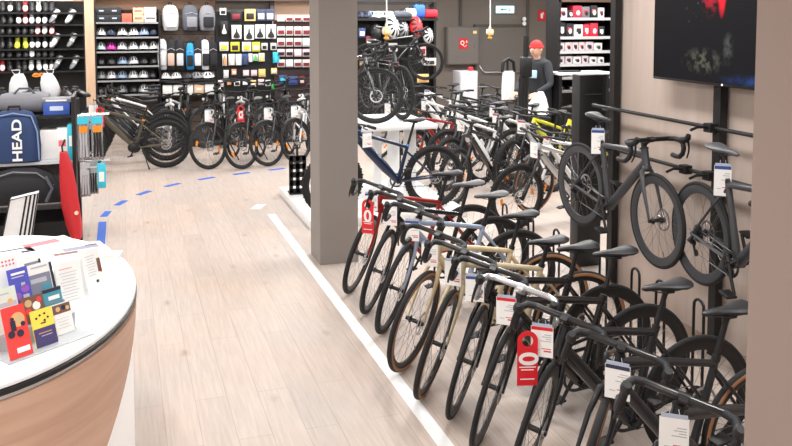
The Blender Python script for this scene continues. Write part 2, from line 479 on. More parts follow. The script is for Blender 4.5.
        d['handlebar'] = m.mesh('handlebar', [BLK, BLK])
        for sgn, g, l in ((1, 'grip_l', 'lever_l'), (-1, 'grip_r', 'lever_r')):
            m = MB(); m.tube([(-.022, sgn*(wd - .125), .024), (-.034, sgn*(wd - .06), .023), (-.052, sgn*(wd + .004), .022)], [.0165, .0175, .018], 10)
            d[g] = m.mesh('grip', [DRK])
            m = MB()
            m.tube([(-.014, sgn*(wd - .15), .018), (.02, sgn*(wd - .145), .012), (.04, sgn*(wd - .1), .008), (.025, sgn*(wd - .03), .004)], [.01, .009, .007, .006], 8, 0)
            m.tube([(.02, sgn*(wd - .16), .012), (.07, sgn*.12, .02), (.075, sgn*.05, -.05)], .0028, 5, 0)
            d[l] = m.mesh('brake_lever', [BLK, BLK])
    # --- stem (origin at the clamp)
    q = ht + u*.028 - k['clamp']; m = MB()
    m.tube([q - u*.022, q + u*.022], .021, 12)
    m.tube([q, q.lerp(V((0, 0, 0)), .6), V((0, 0, 0))], [.019, .016, .018], 10)
    m.tube([(0, -.024, 0), (0, .024, 0)], .0205, 12)
    if drop: m.box((.035, 0, .012), (.05, .034, .01), 0)
    d['stem'] = m.mesh('stem', [BLK])
    # --- saddle (origin at the top of the seat post)
    m = MB(); rings = []
    for x, hw, z, th in ((-.135, .045, .048, .018), (-.12, .066, .05, .03), (-.085, .072, .046, .036), (-.04, .056, .04, .034), (.01, .034, .036, .03), (.07, .022, .036, .028), (.12, .017, .034, .024), (.138, .009, .03, .012)):
        ring = []
        for i in range(14):
            a = 2*PI*i/14; cy, cz = math.cos(a), math.sin(a)
            ring.append(V((x, hw*cy, z + (th*.42*cz if cz > 0 else th*.9*cz) - .012*(cy*cy)*(hw/.07) - (.004 if abs(cy) < .3 and cz > 0 else 0))))
        rings.append(ring)
    m.loft(rings, 0)
    for y in (-.021, .021):
        m.tube([(-.11, y*1.7, .03), (-.07, y, .008), (.05, y, .006), (.11, y*.5, .024)], .0036, 6, 1)
    m.box((-.012, 0, .004), (.05, .05, .016), 1)
    d['saddle'] = m.mesh('saddle', [SADB, BLK])
    m = MB(); m.tube([SC - s*.02, k['sad'] - s*.02, k['sad']], [.0145, .0145, .018], 10); d['seat_post'] = m.mesh('seat_post', [BLK])
    # --- crankset (origin at the bottom bracket; right-hand side at -y)
    m = MB()
    m.lathe([(.082, -.002, 1), (.082, .002, 1), (.064, .002, 1), (.064, -.002, 1)], 30, (0, -.05, 0))
    for i in range(4):
        a = 2*PI*i/4 + .6; m.tube([(math.cos(a)*.012, -.054, math.sin(a)*.012), (math.cos(a)*.07, -.05, math.sin(a)*.07)], [.012, .007], 6, 0)
    ca = R_(-62); cv = V((math.cos(ca), 0, math.sin(ca)))*.172
    for sgn in (-1, 1):
        m.tube([V((0, .062*sgn, 0)), -cv*sgn*.5 + V((0, .07*sgn, 0)), -cv*sgn + V((0, .074*sgn, 0))], [.016, .011, .011], 8, 0)
    m.tube([(0, -.066, 0), (0, .066, 0)], .012, 10, 0)
    d['crankset'] = m.mesh('crankset', [BLK, DSTEEL]); d['crank_v'] = cv
    m = MB(); m.rbox((0, 0, 0), (.09, .075, .016), .01); m.tube([(0, -.05, 0), (0, .05, 0)], .006, 6)
    d['pedal'] = m.mesh('pedal', [BLK])
    # --- chain and derailleur
    y = -.05; m = MB()
    f = BB + V((0, y, 0)); r = B + V((0, y + .004, 0))
    m.tube([f + V((0, 0, .08)), r + V((0, 0, .045))], .0036, 4)
    m.tube([f + V((0, 0, -.08)), r + V((.03, 0, -.12))], .0036, 4)
    m.tube([r + V((.03, 0, -.12)), r + V((-.01, 0, -.06)), r + V((.03, 0, -.03))], .0036, 4)
    d['chain'] = m.mesh('chain', [DSTEEL])
    m = MB(); m.tube([r + V((0, -.012, -.02)), r + V((-.015, -.025, -.045)), r + V((0, -.01, -.065))], [.012, .016, .012], 8)
    m.tube([r + V((0, -.006, -.06)), r + V((.03, -.004, -.125))], .009, 6)
    m.disc(r + V((0.0, 0, -.06)), .022, .006, 12); m.disc(r + V((.03, 0, -.12)), .022, .006, 12)
    d['rear_derailleur'] = m.mesh('rear_derailleur', [BLK])
    # --- fenders, lamps, rack, stand, battery
    def arc(c, r, a0, a1, w_):
        rings = []
        for i in range(17):
            a = R_(a0 + (a1 - a0)*i/16); e = V((math.cos(a), 0, math.sin(a)))
            rings.append([c + e*(r + .006) + V((0, -w_*.6, 0)), c + e*(r + .012) + V((0, 0, 0)), c + e*(r + .006) + V((0, w_*.6, 0)), c + e*(r - .012) + V((0, w_, 0)), c + e*(r + .003) + V((0, w_*.55, 0)), c + e*(r + .009), c + e*(r + .003) + V((0, -w_*.55, 0)), c + e*(r - .012) + V((0, -w_, 0))])
        return MB().loft(rings)
    fm = arc(A, R + .014, 55, 175, .03); 
    for y in (-1, 1): fm.tube([A + V((0, y*.07, 0)), A + V((-(R + .012)*.9, y*.032, (R + .012)*.35))], .003, 5)
    d['front_fender'] = fm.mesh('fender', [BLK])
    fm = arc(B, R + .014, 20, 200, .03)
    for y in (-1, 1): fm.tube([B + V((0, y*.07, 0)), B + V((-(R + .012)*.92, y*.032, (R + .012)*.3))], .003, 5)
    d['rear_fender'] = fm.mesh('fender', [BLK])
    m = MB(); p = ht + V((.075, 0, -.02)); m.ell(p, (.03, .03, .026), 10, 6, 0); m.disc(p + V((.026, 0, 0)), .024, .012, 14, 'x', 1); m.tube([p, ht + u*-.02], .006, 6, 0)
    d['headlight'] = m.mesh('headlight', [BLK, HILITE])
    m = MB(); zt = R*2 + .07
    for y in (-.055, .055):
        m.tube([(B.x + .2, y, zt - .01), (B.x + .1, y, zt), (B.x - .2, y, zt), (B.x - .22, y*.5, zt)], .006, 6)
        m.tube([(B.x, y*1.3, R + .02), (B.x - .05, y, zt)], .005, 6); m.tube([(B.x, y*1.3, R + .02), (B.x + .1, y, zt)], .005, 6)
    for x in (.12, -.02, -.18): m.tube([(B.x + x, -.055, zt), (B.x + x, .055, zt)], .005, 6)
    d['luggage_rack'] = m.mesh('luggage_rack', [BLK])
    m = MB(); m.tube([BB + V((-.1, .05, -.01)), BB + V((-.17, .16, -.26)), BB + V((-.19, .17, -.298 + (.345 - R)))], [.011, .009, .012], 8)
    d['kickstand'] = m.mesh('kickstand', [BLK])
    m = MB(); p0, p1 = hd.lerp(BB, .2), hd.lerp(BB, .84); nrm = V((-(p1 - p0).z, 0, (p1 - p0).x)).normalized()
    if nrm.z < 0: nrm = -nrm
    m.tube([p0 + nrm*.026, p0.lerp(p1, .06) + nrm*.035, p0.lerp(p1, .94) + nrm*.035, p1 + nrm*.02], [.03, .044, .044, .03], 10, asp=1.15)
    d['battery'] = m.mesh('battery', [BATT])
    m = MB(); m.ell(BB + V((.02, 0, .0)), (.1, .062, .085), 14, 8); d['motor'] = m.mesh('motor', [BLK])
    BM[kind] = d
    return d

def bike(label, kind, loc, head, frame, group=None, steer=0.0, accent=None, fork=None, tan=None, saddle=None, bar=None, extras=(), pitch=0.0, front=True, cat='bicycle', lean=0.0, raise_=0.0, rim=None):
    """loc = ground point under the FRONT axle when front is True, else the middle of the bicycle; head = world heading angle"""
    d = bike_meshes(kind); k = d['geo']
    loc = V(loc)
    if front: loc = loc - rotz(head) @ V((k['L']/2, 0, 0))
    root = thing('bicycle', label, cat, loc, head, group)
    root.rotation_euler = (lean, pitch, head)
    def part(name, key, parent=root, l=None, rot=None, mats=None):
        o = link(name, d[key], parent, l, rot)
        if mats: swap(o, mats)
        return o
    part('frame', 'frame', mats=[frame, accent or BLK])
    Ms = Matrix.Translation(k['C']) @ Matrix.Rotation(steer, 4, k['u']) @ Matrix.Translation(-k['C'])
    f = part('fork', 'fork', mats=[fork or frame, BLK, None]); f.matrix_local = Ms
    hbar = part('handlebar', 'handlebar', mats=[bar, bar] if bar else None); hbar.matrix_local = Ms @ Matrix.Translation(k['clamp'])
    for nm in ('lever_l', 'lever_r'): part('brake_lever', nm, hbar)
    if k['bar'] == 'flat':
        for nm in ('grip_l', 'grip_r'): part('grip', nm, hbar)
    st = part('stem', 'stem', mats=[bar] if bar else None); st.matrix_local = Ms @ Matrix.Translation(k['clamp'])
    fw = part('front_wheel', 'front_wheel', mats=[rim] if rim else None); fw.matrix_local = Ms @ Matrix.Translation(k['A']) @ Matrix.Rotation(random.uniform(0, 6), 4, 'Y')
    part('tire', 'tire', fw, mats=[None, tan] if tan else None)
    part('brake_disc', 'brake_disc', fw, (0, .05, 0))
    rw = part('rear_wheel', 'rear_wheel', l=k['B'], rot=(0, random.uniform(0, 6), 0), mats=[rim] if rim else None)
    part('tire', 'tire', rw, mats=[None, tan] if tan else None)
    part('brake_disc', 'brake_disc', rw, (0, .05, 0)); part('cassette', 'cassette', rw)
    part('saddle', 'saddle', l=k['sad'] + k['s']*raise_, mats=[saddle] if saddle else None)
    part('seat_post', 'seat_post', l=k['s']*raise_)
    cr = part('crankset', 'crankset', l=k['BB'])
    for sgn in (-1, 1): part('pedal', 'pedal', cr, -d['crank_v']*sgn + V((0, .115*sgn, 0)), (0, .2, 0))
    part('chain', 'chain'); part('rear_derailleur', 'rear_derailleur')
    for e in extras:
        if e == 'front_fender':
            o = part('fender', 'front_fender'); o.matrix_local = Ms
        elif e == 'headlight':
            o = part('headlight', 'headlight'); o.matrix_local = Ms
        elif e == 'rear_fender': part('fender', 'rear_fender')
        else: part(e, e)
    root_m = Matrix.Translation(loc) @ root.rotation_euler.to_matrix().to_4x4()
    def bp(x, y, z): return root_m @ (Ms @ (k['clamp'] + V((x, y, z))))
    def fp(p): return root_m @ p
    return dict(root=root, bp=bp, fp=fp, k=k, head=head, steer=steer)

# ------------------------------------------------------------------ tags
TAGM = {}
def tag_mesh(hdr, w_, h):
    key = (hdr.name if hdr else '', w_, h)
    if key in TAGM: return TAGM[key]
    m = MB(); t = .0016
    m.box((0, 0, -h/2 - .03), (t, w_, h), 0)
    if hdr:
        for sx in (1, -1): m.box((sx*.0012, 0, -.03 - h*.07), (.0008, w_*.96, h*.11), 1)
    for sx in (1, -1):
        x = sx*.0012
        for q, (wy, z) in enumerate(((.32, .26), (.42, .33), (.25, .40), (.5, .47))): m.box((x, sx*(w_*.42 - w_*wy/2), -.03 - h*z), (.0006, w_*wy, h*.022), 2)
        m.box((x, sx*(w_*.42 - w_*.22), -.03 - h*.72), (.0006, w_*.44, h*.028), 3)
        m.box((x, sx*(w_*.42 - w_*.17), -.03 - h*.80), (.0006, w_*.34, h*.05), 3)
        m.box((x, -sx*w_*.2, -.03 - h*.76), (.0006, w_*.24, h*.02), 2)
    for y in (-.2, .2): m.tube([(0, w_*y, -.032), (0, w_*y*.7, 0.004)], .0018, 5, 4)
    m.box((0, 0, -.024), (.0022, w_*.9, .016), 4)
    TAGM[key] = m.mesh('price_tag', [PAPER, hdr or PAPER, GREYT, mat('red_print', (206, 70, 80), .7), mat('tag_clip', (176, 186, 205), .3)])
    return TAGM[key]
def price_tag(label, loc, rz, hdr=None, w_=.105, h=.148, tilt=0.0, group=None):
    o = link('price_tag', tag_mesh(hdr, w_, h), None, loc, (0, tilt, rz))
    return tag(o, label, 'price tag', group)
def red_tag(label, loc, rz, rot_text=False, s=1.0):
    w_, h = .1*s, .27*s; m = MB(); n = 14
    # rounded top with a hole: outline built as a ring plus a body
    ring_o = [(w_/2*math.cos(a), -w_/2 + w_/2*math.sin(a)) for a in [PI*i/n for i in range(n + 1)]]
    ring_i = [(w_*.27*math.cos(a), -w_/2 + w_*.27*math.sin(a)) for a in [PI*i/n for i in range(n + 1)]]
    t = .0012
    for i in range(n):
        q = [ring_o[i], ring_o[i+1], ring_i[i+1], ring_i[i]]
        vs = [(t, y, z) for y, z in q] + [(-t, y, z) for y, z in q]
        m.add(vs, [(0,1,2,3), (7,6,5,4), (0,4,5,1), (3,2,6,7)])
    low = [(w_*.27*math.cos(a), -w_/2 - w_*.27*math.sin(a)) for a in [PI*i/n for i in range(n + 1)]]
    for i in range(n):
        a0, a1 = low[i], low[i+1]
        q = [a0, a1, (a1[0] if i < n-1 else a1[0], -w_*.85), (a0[0], -w_*.85)]
        vs = [(t, y, z) for y, z in q] + [(-t, y, z) for y, z in q]
        m.add(vs, [(0,1,2,3), (7,6,5,4)])
    for sgn in (-1, 1): m.box((0, sgn*w_*.385, -w_*.675), (2*t, w_*.23, w_*.35))
    m.box((0, 0, -w_*.85 - (h - w_*.85)/2), (2*t, w_, h - w_*.85))
    for sx in (1, -1):
        for z, wd in ((.66, .8), (.71, .62), (.88, .7)): m.box((sx*(t + .0005), 0, -h*z), (.0006, w_*wd, h*.018), 1)
    o = m.build('price_tag', [RED, WHT], None, loc, (0, 0, rz))
    tag(o, label, 'price tag')
    c = link('lettering', text_mesh('0', .13*s, WHT), o, (t + .0006, 0, -h*.51), (R_(90), R_(90) if rot_text else 0, R_(90)))
    return o

# ================================================================== RIGHT-HAND ROW OF BICYCLES
P_RED = mat('metallic_red', (150, 34, 26), .35, .3, coat=.4)
P_BLK = mat('gloss_black', (16, 17, 20), .22, coat=.6)
P_BLUE = mat('grey_blue_paint', (150, 164, 186), .35, .2, coat=.4)
P_SAND = mat('sand_paint', (206, 186, 150), .4, coat=.4)
P_OLIV = mat('pale_sand_paint', (196, 182, 152), .4, coat=.4)
P_CHAR = mat('charcoal_paint', (34, 35, 39), .22, .25, coat=.4)
P_WALL = mat('satin_grey_paint', (66, 67, 71), .35, .2, coat=.2)
P_DGRY = mat('dark_grey_paint', (32, 34, 38), .35, .2, coat=.4)
P_SILV = mat('silver_paint', (200, 200, 200), .3, .4, coat=.4)
P_WHT = mat('white_frame_paint', (232, 232, 232), .35, coat=.4)
P_NAVY = mat('navy_paint', (14, 34, 66), .35, .2, coat=.5)
P_LIME = mat('lime_yellow_paint', (226, 224, 48), .35, coat=.4)
P_OLV = mat('bronze_olive_paint', (82, 77, 62), .35, .3, coat=.4)
P_ORG = mat('burnt_orange_paint', (206, 108, 62), .35, coat=.4)
BARW = mat('polished_bar', (198, 200, 204), .25, .7)
row = [
 # Y, kind, frame, tan, bar, steer, label
 (6.66, 'gravel', P_RED, None, None, 58, 'dark red bicycle with black drop bars parked closest to the middle pillar'),
 (6.16, 'gravel', P_BLK, None, None, 56, 'black bicycle parked between the red one and the grey-blue one'),
 (5.73, 'gravel', P_BLUE, None, None, 55, 'light grey-blue bicycle with drop bars in the row by the white line'),
 (5.06, 'gravel', P_SAND, TAN, None, 44, 'sand coloured gravel bicycle with tan tire walls, front wheel turned broad to the aisle'),
 (4.67, 'gravel', P_OLIV, TAN, None, 55, 'pale sand gravel bicycle, the second sand one counted from the grey-blue bicycle'),
 (4.38, 'road', P_BLK, None, None, 52, 'black road bicycle with blue-headed price tag next to the pale sand bicycle'),
 (4.03, 'road', P_BLK, None, BARW, 52, 'black road bicycle with a bright polished handlebar top'),
 (3.55, 'road', P_CHAR, None, None, 48, 'charcoal road bicycle with the red zero tag hanging on its brake hood'),
 (3.10, 'gravel', P_DGRY, TAN, None, 50, 'dark grey gravel bicycle with tan tire walls and a navy-headed price tag'),
 (2.66, 'road', P_CHAR, None, None, 50, 'charcoal road bicycle nearest the right pillar, bar tops wide under its drop bars'),
]
rowb = []
for i, (Y, kind, fr, tan, bar, st, lb) in enumerate(row):
    x = 1.86 - (.08 if i in (3, 4) else 0)
    b = bike(lb, kind, (x, Y, 0), PI + R_((-1.5, 1, 0, 2, -1, 1.5, 0, -1, 1, 0)[i]), fr, 'bicycles parked nose to the white line', R_(st), tan=tan, bar=bar,
             saddle=SADG if i in (1, 2) else None, raise_=(0, 0, 0, 0, -.07, 0, .07, .03, 0, 0)[i])
    rowb.append(b)
hdrs = [BLUEH, None, BLUEH, None, None, BLUEH, RED, RED, NAVYH, None]
tl = ['white price tag with a blue header under the red bicycle handlebar', 'plain white price tag on the black bicycle beside the red one', 'white price tag clipped under the grey-blue bicycle bar',
      'plain white price tag on the sand bicycle with tan tires', 'plain white price tag on the pale sand bicycle', 'blue-headed price tag on the black road bicycle beside the sand ones',
      'red-headed price tag under the polished handlebar', 'red-headed price tag beside the red zero tag of the charcoal bicycle', 'navy-headed price tag, large, on the dark grey gravel bicycle',
      'blank white price tag on the bicycle nearest the right pillar']
for i, b in enumerate(rowb):
    p = b['bp'](.075, (-.06, -.05, -.02, -.03, -.05, -.09, -.06, -.09, .0, -.02)[i], -.02)
    price_tag(tl[i], p, b['head'] + b['steer'] + R_((10, -6, 4, 12, -10, 6, 0, 5, -8, 3)[i]), hdrs[i], .108, .15)
b = rowb[1]; p = b['bp'](.15, -.215, -.02)
red_tag('red hang tag with white zero on a brake hood before the pillar', p, PI + R_(50))
b = rowb[7]; p = b['bp'](.13, -.135, -.07)
red_tag('red hang tag with white print hooked on the charcoal bicycle brake hood', p, PI + R_(75), True)

# floor hoops that hold the rear wheels
HOOP = mat('black_hoop_steel', (30, 30, 32), .4, .3)
hm = MB(); w_ = .045
P = [(0, -w_, .01), (0, -w_, .60)] + [(0, -w_*math.cos(a), .62 + w_*math.sin(a)) for a in [PI*i/8 for i in range(1, 8)]] + [(0, w_, .60), (0, w_, .01)]
hm.tube(P, .009, 8); hm.box((0, 0, .006), (.06, .2, .012))
hoop_me = hm.mesh('wheel_stand', HOOP)
for i, (Y, *_r) in enumerate(row):
    o = link('wheel_stand', hoop_me, None, (3.22, Y - .02 if i != 5 else Y, 0), (0, 0, PI/2 if False else 0))
    tag(o, 'black hoop at the rear wheel of the %s' % ('red bicycle', 'black bicycle beside the red one', 'grey-blue bicycle', 'first sand bicycle', 'second sand bicycle', 'black bicycle with blue-headed tag', 'polished-bar bicycle', 'charcoal bicycle with red tag', 'dark grey tan-wall bicycle', 'bicycle nearest the right pillar')[i], 'bike stand', 'floor hoops behind the parked bicycles')

# ================================================================== TV WALL
def wall_rack():
    r = thing('wall_rack', 'black steel rack of two posts and two long rails on the beige wall', 'wall rack', (3.85, 4.6, 0))
    for y in (5.9, 4.63, 2.9): MB().box((0, 0, 1.7), (.06, .07, 3.4)).build('post', BLK, r, (0, y - 4.6, 0))
    for z in (1.585, 1.255):
        m = MB(); m.tube([(-.05, 1.55, z), (-.05, -3.6, z)], .014, 10); m.build('rail', BLK, r)
    for y, z in ((1.2, 1.255), (.05, 1.585), (.05, 1.255), (0.3, 1.255)):
        m = MB(); m.box((-.06, y, z), (.06, .07, .06)); m.tube([(-.06, y, z), (-.16, y, z + .01), (-.22, y, z - .01)], .01, 8); m.build('hook', BLK, r)
wall_rack()
b = bike('charcoal aero road bicycle hung on the wall, whole frame in view', 'road', (3.55, 5.42, .60), -PI/2 + R_(2), P_WALL, 'road bicycles hung on the wall rack', R_(-5), front=False, pitch=R_(4.2), saddle=SADB, rim=CARB2)
wb1 = b
b2 = bike('grey road bicycle hung on the wall, half hidden by the right pillar', 'road', (3.51, 3.96, .575), -PI/2 - R_(6), P_WALL, 'road bicycles hung on the wall rack', R_(0), front=False, pitch=R_(2), saddle=SADG, rim=CARB2)
def post_tag(label, b):
    p = b['fp'](b['k']['sad'] + V((-.03, -.0, -.03)))
    price_tag(label, p + V((-.03, 0, 0)), R_(-120 - 90 + 0), BLUEH, .115, .2)
def seat_tag(label, b, rz):
    p = b['fp'](b['k']['sad']) + V((-.035, -.03, -.03)); price_tag(label, p, rz, BLUEH, .1, .19)
seat_tag('long white price tag on the seat post of the whole wall bicycle', wb1, PI + R_(60))
seat_tag('long white price tag on the seat post of the half hidden wall bicycle', b2, PI + R_(50))

def tv():
    r = thing('television', 'large black flat television above the wall rails, dark neon picture on', 'tv', (3.76, 4.48, 1.88))
    MB().rbox((0, 0, .42), (.05, 1.5, .84), .008).build('housing', mat('tv_black', (16, 16, 18), .3), r)
    s = bpy.data.materials.new('tv_picture'); s.use_nodes = True; nt = s.node_tree; N = nt.nodes.new; L = nt.links.new
    b = nt.nodes['Principled BSDF']; b.inputs['Base Color'].default_value = (.003, .003, .004, 1); b.inputs['Roughness'].default_value = .3; b.inputs['Specular IOR Level'].default_value = .12
    tc = N('ShaderNodeTexCoord'); sp = N('ShaderNodeSeparateXYZ'); L(tc.outputs['Object'], sp.inputs[0])
    def blob(cy, cz, ry, rz, soft, noise, col, st, nscale=9):
        mp = N('ShaderNodeMapping'); mp.inputs['Location'].default_value = (0, -cy/ry, -cz/rz); mp.inputs['Scale'].default_value = (0, 1/ry, 1/rz); L(tc.outputs['Object'], mp.inputs[0])
        ln = N('ShaderNodeVectorMath'); ln.operation = 'LENGTH'; L(mp.outputs[0], ln.inputs[0])
        mr = N('ShaderNodeMapRange'); mr.inputs['From Min'].default_value = 1; mr.inputs['From Max'].default_value = 1 - soft; L(ln.outputs['Value'], mr.inputs[0])
        n = N('ShaderNodeTexNoise'); n.inputs['Scale'].default_value = nscale; n.inputs['Detail'].default_value = 5; L(tc.outputs['Object'], n.inputs['Vector'])
        rp = N('ShaderNodeValToRGB'); rp.color_ramp.elements[0].position = noise; rp.color_ramp.elements[1].position = noise + .15; L(n.outputs['Fac'], rp.inputs[0])
        mu = N('ShaderNodeMath'); mu.operation = 'MULTIPLY'; L(mr.outputs[0], mu.inputs[0]); L(rp.outputs[0], mu.inputs[1])
        v = N('ShaderNodeVectorMath'); v.operation = 'SCALE'; v.inputs[0].default_value = tuple(x*st for x in lin(col)[:3]); L(mu.outputs[0], v.inputs['Scale'])
        return v
    bl = [blob(.2, .16, .24, .1, .7, .46, (122, 122, 104), .4, 22), blob(-.05, .25, .06, .12, .6, .42, (110, 112, 106), .35, 16), blob(.02, .70, .05, .26, .5, .3, (240, 20, 40), 1.4, 6),
          blob(.14, .70, .13, .26, .6, .44, (210, 20, 50), .8, 20), blob(-.3, .05, .35, .05, .9, .35, (40, 80, 150), .45, 8), blob(.3, .62, .12, .3, .5, .64, (160, 170, 180), .8, 30),
          blob(0, .4, 1.0, .9, .3, .1, (26, 27, 30), .5, 2)]
    acc = bl[0]
    for q in bl[1:]:
        ad = N('ShaderNodeVectorMath'); ad.operation = 'ADD'; L(acc.outputs[0], ad.inputs[0]); L(q.outputs[0], ad.inputs[1]); acc = ad
    L(acc.outputs[0], b.inputs['Emission Color']); b.inputs['Emission Strength'].default_value = 1.0
    MB().box((-.026, 0, .425), (.002, 1.48, .81)).build('screen', s, r)
    m = MB(); m.disc((-.027, .0, .012), .007, .003, 10, 'x'); m.build('standby_light', mat('led_white', (230, 230, 230), .3, emit=1.0), r)
    MB().box((.06, 0, .42), (.06, .4, .4)).build('wall_mount', BLK, r)
tv()
# black display cabinet beyond the end of the TV wall
r = thing('display_cabinet', 'tall black cabinet panel standing behind the whole wall bicycle', 'cabinet', (4.11, 6.75, 0))
MB().rbox((0, 0, .9), (.25, .14, 1.8), .01).build('body', mat('cabinet_black', (26, 27, 29), .5), r)
for z in (1.62,):
    m = MB(); m.tube([(-.08, -.08, z), (.1, -.08, z)], .007, 6); m.build('handle_bar', DSTEEL, r)

# ================================================================== BICYCLES FURTHER BACK
def simple_price(b, label, off=(.06, 0, -.03), hdr=None, rz=None, s=1.0):
    price_tag(label, b['bp'](*off), (b['head'] + b['steer']) if rz is None else rz, hdr, .12*s, .17*s)

# low white platform with the navy mountain bike, white display table behind
m = MB().rbox((2.85, 9.75, .05), (1.86, 1.9, .1), .008)
tag(m.build('display_platform', mat('white_laminate', (232, 232, 232), .35)), 'low white platform on the floor behind the middle pillar, navy mountain bike on it', 'platform')
nv = bike('navy blue mountain bike on the low white platform, front end behind the pillar', 'emtb', (2.22, 8.98, .1), PI, P_NAVY, None, R_(10), accent=mat('cyan_detail', (90, 150, 220), .4), saddle=SADB)
price_tag('white price tag on the navy mountain bike top tube', nv['fp'](nv['k']['ht'] + V((-.08, .05, .0))), PI/2 + PI + .3, None, .12, .16)
r = thing('display_table', 'white display table with panel legs behind the navy mountain bike', 'table', (3.05, 9.95, 0))
LAM = MATS['white_laminate']
MB().rbox((.0, 0, 1.0), (1.16, 1.2, .06), .01).build('tabletop', LAM, r)
for x in (-.42, -.1, .32): MB().rbox((x, -.3, .535), (.16 if x > -.1 else .1, .04, .87), .008).build('leg', LAM, r)
for x in (-.42, .32): MB().rbox((x, .35, .535), (.16, .04, .87), .008).build('leg', LAM, r)
# black perforated stand at the end of the platform
r = thing('perforated_stand', 'black perforated metal stand on the end of the white platform', 'stand', (2.07, 10.2, .1))
m = MB()
for z in range(5):
    m.box((0, 0, .035 + z*.105), (.2, .012, .07))
for x in (-.085, 0, .085): m.box((x, 0, .24), (.05, .012, .48))
m.build('plate', BLK, r)
MB().box((0, .06, .008), (.2, .2, .016)).build('base', BLK, r)
MB().tube([(0, .02, .02), (0, .03, .62)], .014, 8).build('post', BLK, r)

bike('black drop-bar bicycle on the white display table, front wheel toward the aisle', 'gravel', (2.90, 9.62, 1.03), R_(-74), P_BLK, None, R_(50), saddle=SADB)
bike('dark bicycle on the white display table seen nearly end on', 'gravel', (3.33, 9.85, 1.03), R_(-82), P_DGRY, None, R_(0), saddle=SADB)

# silver mountain bike and its neighbours beside the black cabinet
mids = []
def mid(label, kind, x, y, h, col, **kw):
    b = bike(label, kind, (x, y, 0), R_(h), col, 'bicycles massed in the middle of the shop', **kw); mids.append(b); return b
mid('silver mountain bike with large black front wheel left of the black cabinet', 'mtb', 4.07, 8.1, 184, P_SILV, steer=R_(8), fork=P_BLK)
mid('white trekking bicycle with tan tire walls behind the silver mountain bike', 'trek', 4.62, 8.75, 190, P_WHT, steer=R_(10), tan=TAN, extras=('front_fender', 'rear_fender', 'headlight'))
mid('black mountain bike right beyond the navy bike rear wheel', 'mtb', 3.85, 9.35, 205, P_BLK, steer=R_(10))
mid('red trekking bicycle at the corner of the white display table', 'trek', 3.95, 11.15, 202, P_RED, steer=R_(10), extras=('front_fender', 'headlight'))
mid('white electric bicycle with bold down tube, left one of three', 'emtb', 4.36, 10.85, 200, P_WHT, steer=R_(-8), fork=P_BLK)
mid('white electric bicycle with bold down tube, middle one of three', 'emtb', 4.76, 10.5, 199, P_WHT, steer=R_(6), fork=P_BLK)
mid('bicycle with lime yellow frame, the left one of two', 'emtb', 5.10, 10.1, 198, P_LIME, steer=R_(6), fork=P_BLK)
mid('bicycle with lime yellow frame, the right one of two beside the cabinet', 'emtb', 5.42, 9.7, 200, P_LIME, steer=R_(6), fork=P_BLK)
mid('white electric bicycle with bold down tube, behind the navy mountain bike', 'emtb', 4.1, 10.2, 200, P_WHT, steer=R_(10), fork=P_BLK)
mid('silver mountain bike between the white electric bicycles and the lime ones', 'mtb', 4.78, 9.75, 199, P_SILV, steer=R_(12), fork=P_BLK)
for i, (x, y, h, c, kd, lb) in enumerate([
    (4.0, 12.9, 206, P_BLK, 'trek', 'black trekking bicycle behind the white table, second rank'),
    (4.5, 12.65, 203, P_WHT, 'emtb', 'white mountain bike of the second rank behind the red one'),
    (5.0, 12.35, 205, P_BLK, 'trek', 'black city bicycle of the second rank before the pale box'),
    (5.5, 12.05, 203, P_SILV, 'trek', 'silver city bicycle of the second rank near the person'),
    (4.6, 14.5, 208, P_BLK, 'trek', 'black bicycle of the last rank beneath the hung bicycle'),
    (5.15, 14.25, 205, P_WHT, 'mtb', 'white mountain bike of the last rank before the fire hose cabinet'),
    (5.7, 13.95, 206, P_BLK, 'trek', 'black city bicycle of the last rank beside the pale box'),
    (6.25, 13.7, 204, P_DGRY, 'mtb', 'dark mountain bike of the last rank right before the door'),
    (6.8, 13.4, 205, P_RED, 'trek', 'red city bicycle of the last rank by the tall black stand')]):
    mid(lb, kd, x, y, h, c, steer=R_((8, -10, 14, 5, -6)[i % 5]), fork=P_BLK if c in (P_WHT, P_SILV) else None, extras=('front_fender', 'rear_fender', 'headlight') if kd == 'trek' else (), saddle=SADG if i % 3 == 0 else None)
names = {0: 'silver mountain bike', 1: 'tan-walled white trekking bicycle', 4: 'left bold white electric bicycle', 5: 'middle bold white electric bicycle', 8: 'bold white bicycle behind the navy bike', 9: 'silver bike left of the lime ones',
         10: 'second-rank black trekking bicycle', 11: 'second-rank white bike', 13: 'second-rank silver city bicycle', 14: 'last-rank black bicycle under the hung one', 16: 'last-rank black city bicycle', 15: 'last-rank white mountain bike'}
for i, nm in names.items(): simple_price(mids[i], 'small white price tag on the %s' % nm, hdr=(None, RED, None, BLUEH)[i % 4])

# electric mountain bikes on the left, rear wheels toward the aisle
eb = [(P_OLV, 'bronze olive electric mountain bike, nearest of the five e-bikes'), (P_BLK, 'black electric mountain bike right behind the bronze olive one'), (P_CHAR, 'charcoal electric mountain bike, third of the five from the aisle'),
      (P_WHT, 'white electric mountain bike, fourth of the five from the aisle'), (P_BLK, 'black electric mountain bike, farthest of the five by the helmet shelf')]
for i, (c, lb) in enumerate(eb):
    b = bike(lb, 'emtb', (-.60 + .04*i, 13.15 + .70*i, 0), R_(180 + (0, -2, 1, -1, 2)[i]), c, 'electric mountain bikes in a row', R_((16, 20, 12, 18, 10)[i]), accent=ORNG if i in (0, 2) else None, fork=P_BLK, extras=('battery', 'motor', 'kickstand') if i < 2 else ('battery', 'motor'))
    if i == 0:
        red_tag('red hang tag on the bronze olive e-bike handlebar by the hook packs', b['bp'](.05, .18, 0), R_(-70), s=1.15)
        price_tag('white price tag beside the red tag on the bronze olive e-bike', b['bp'](.08, -.1, -.0), R_(-80), None, .13, .19)
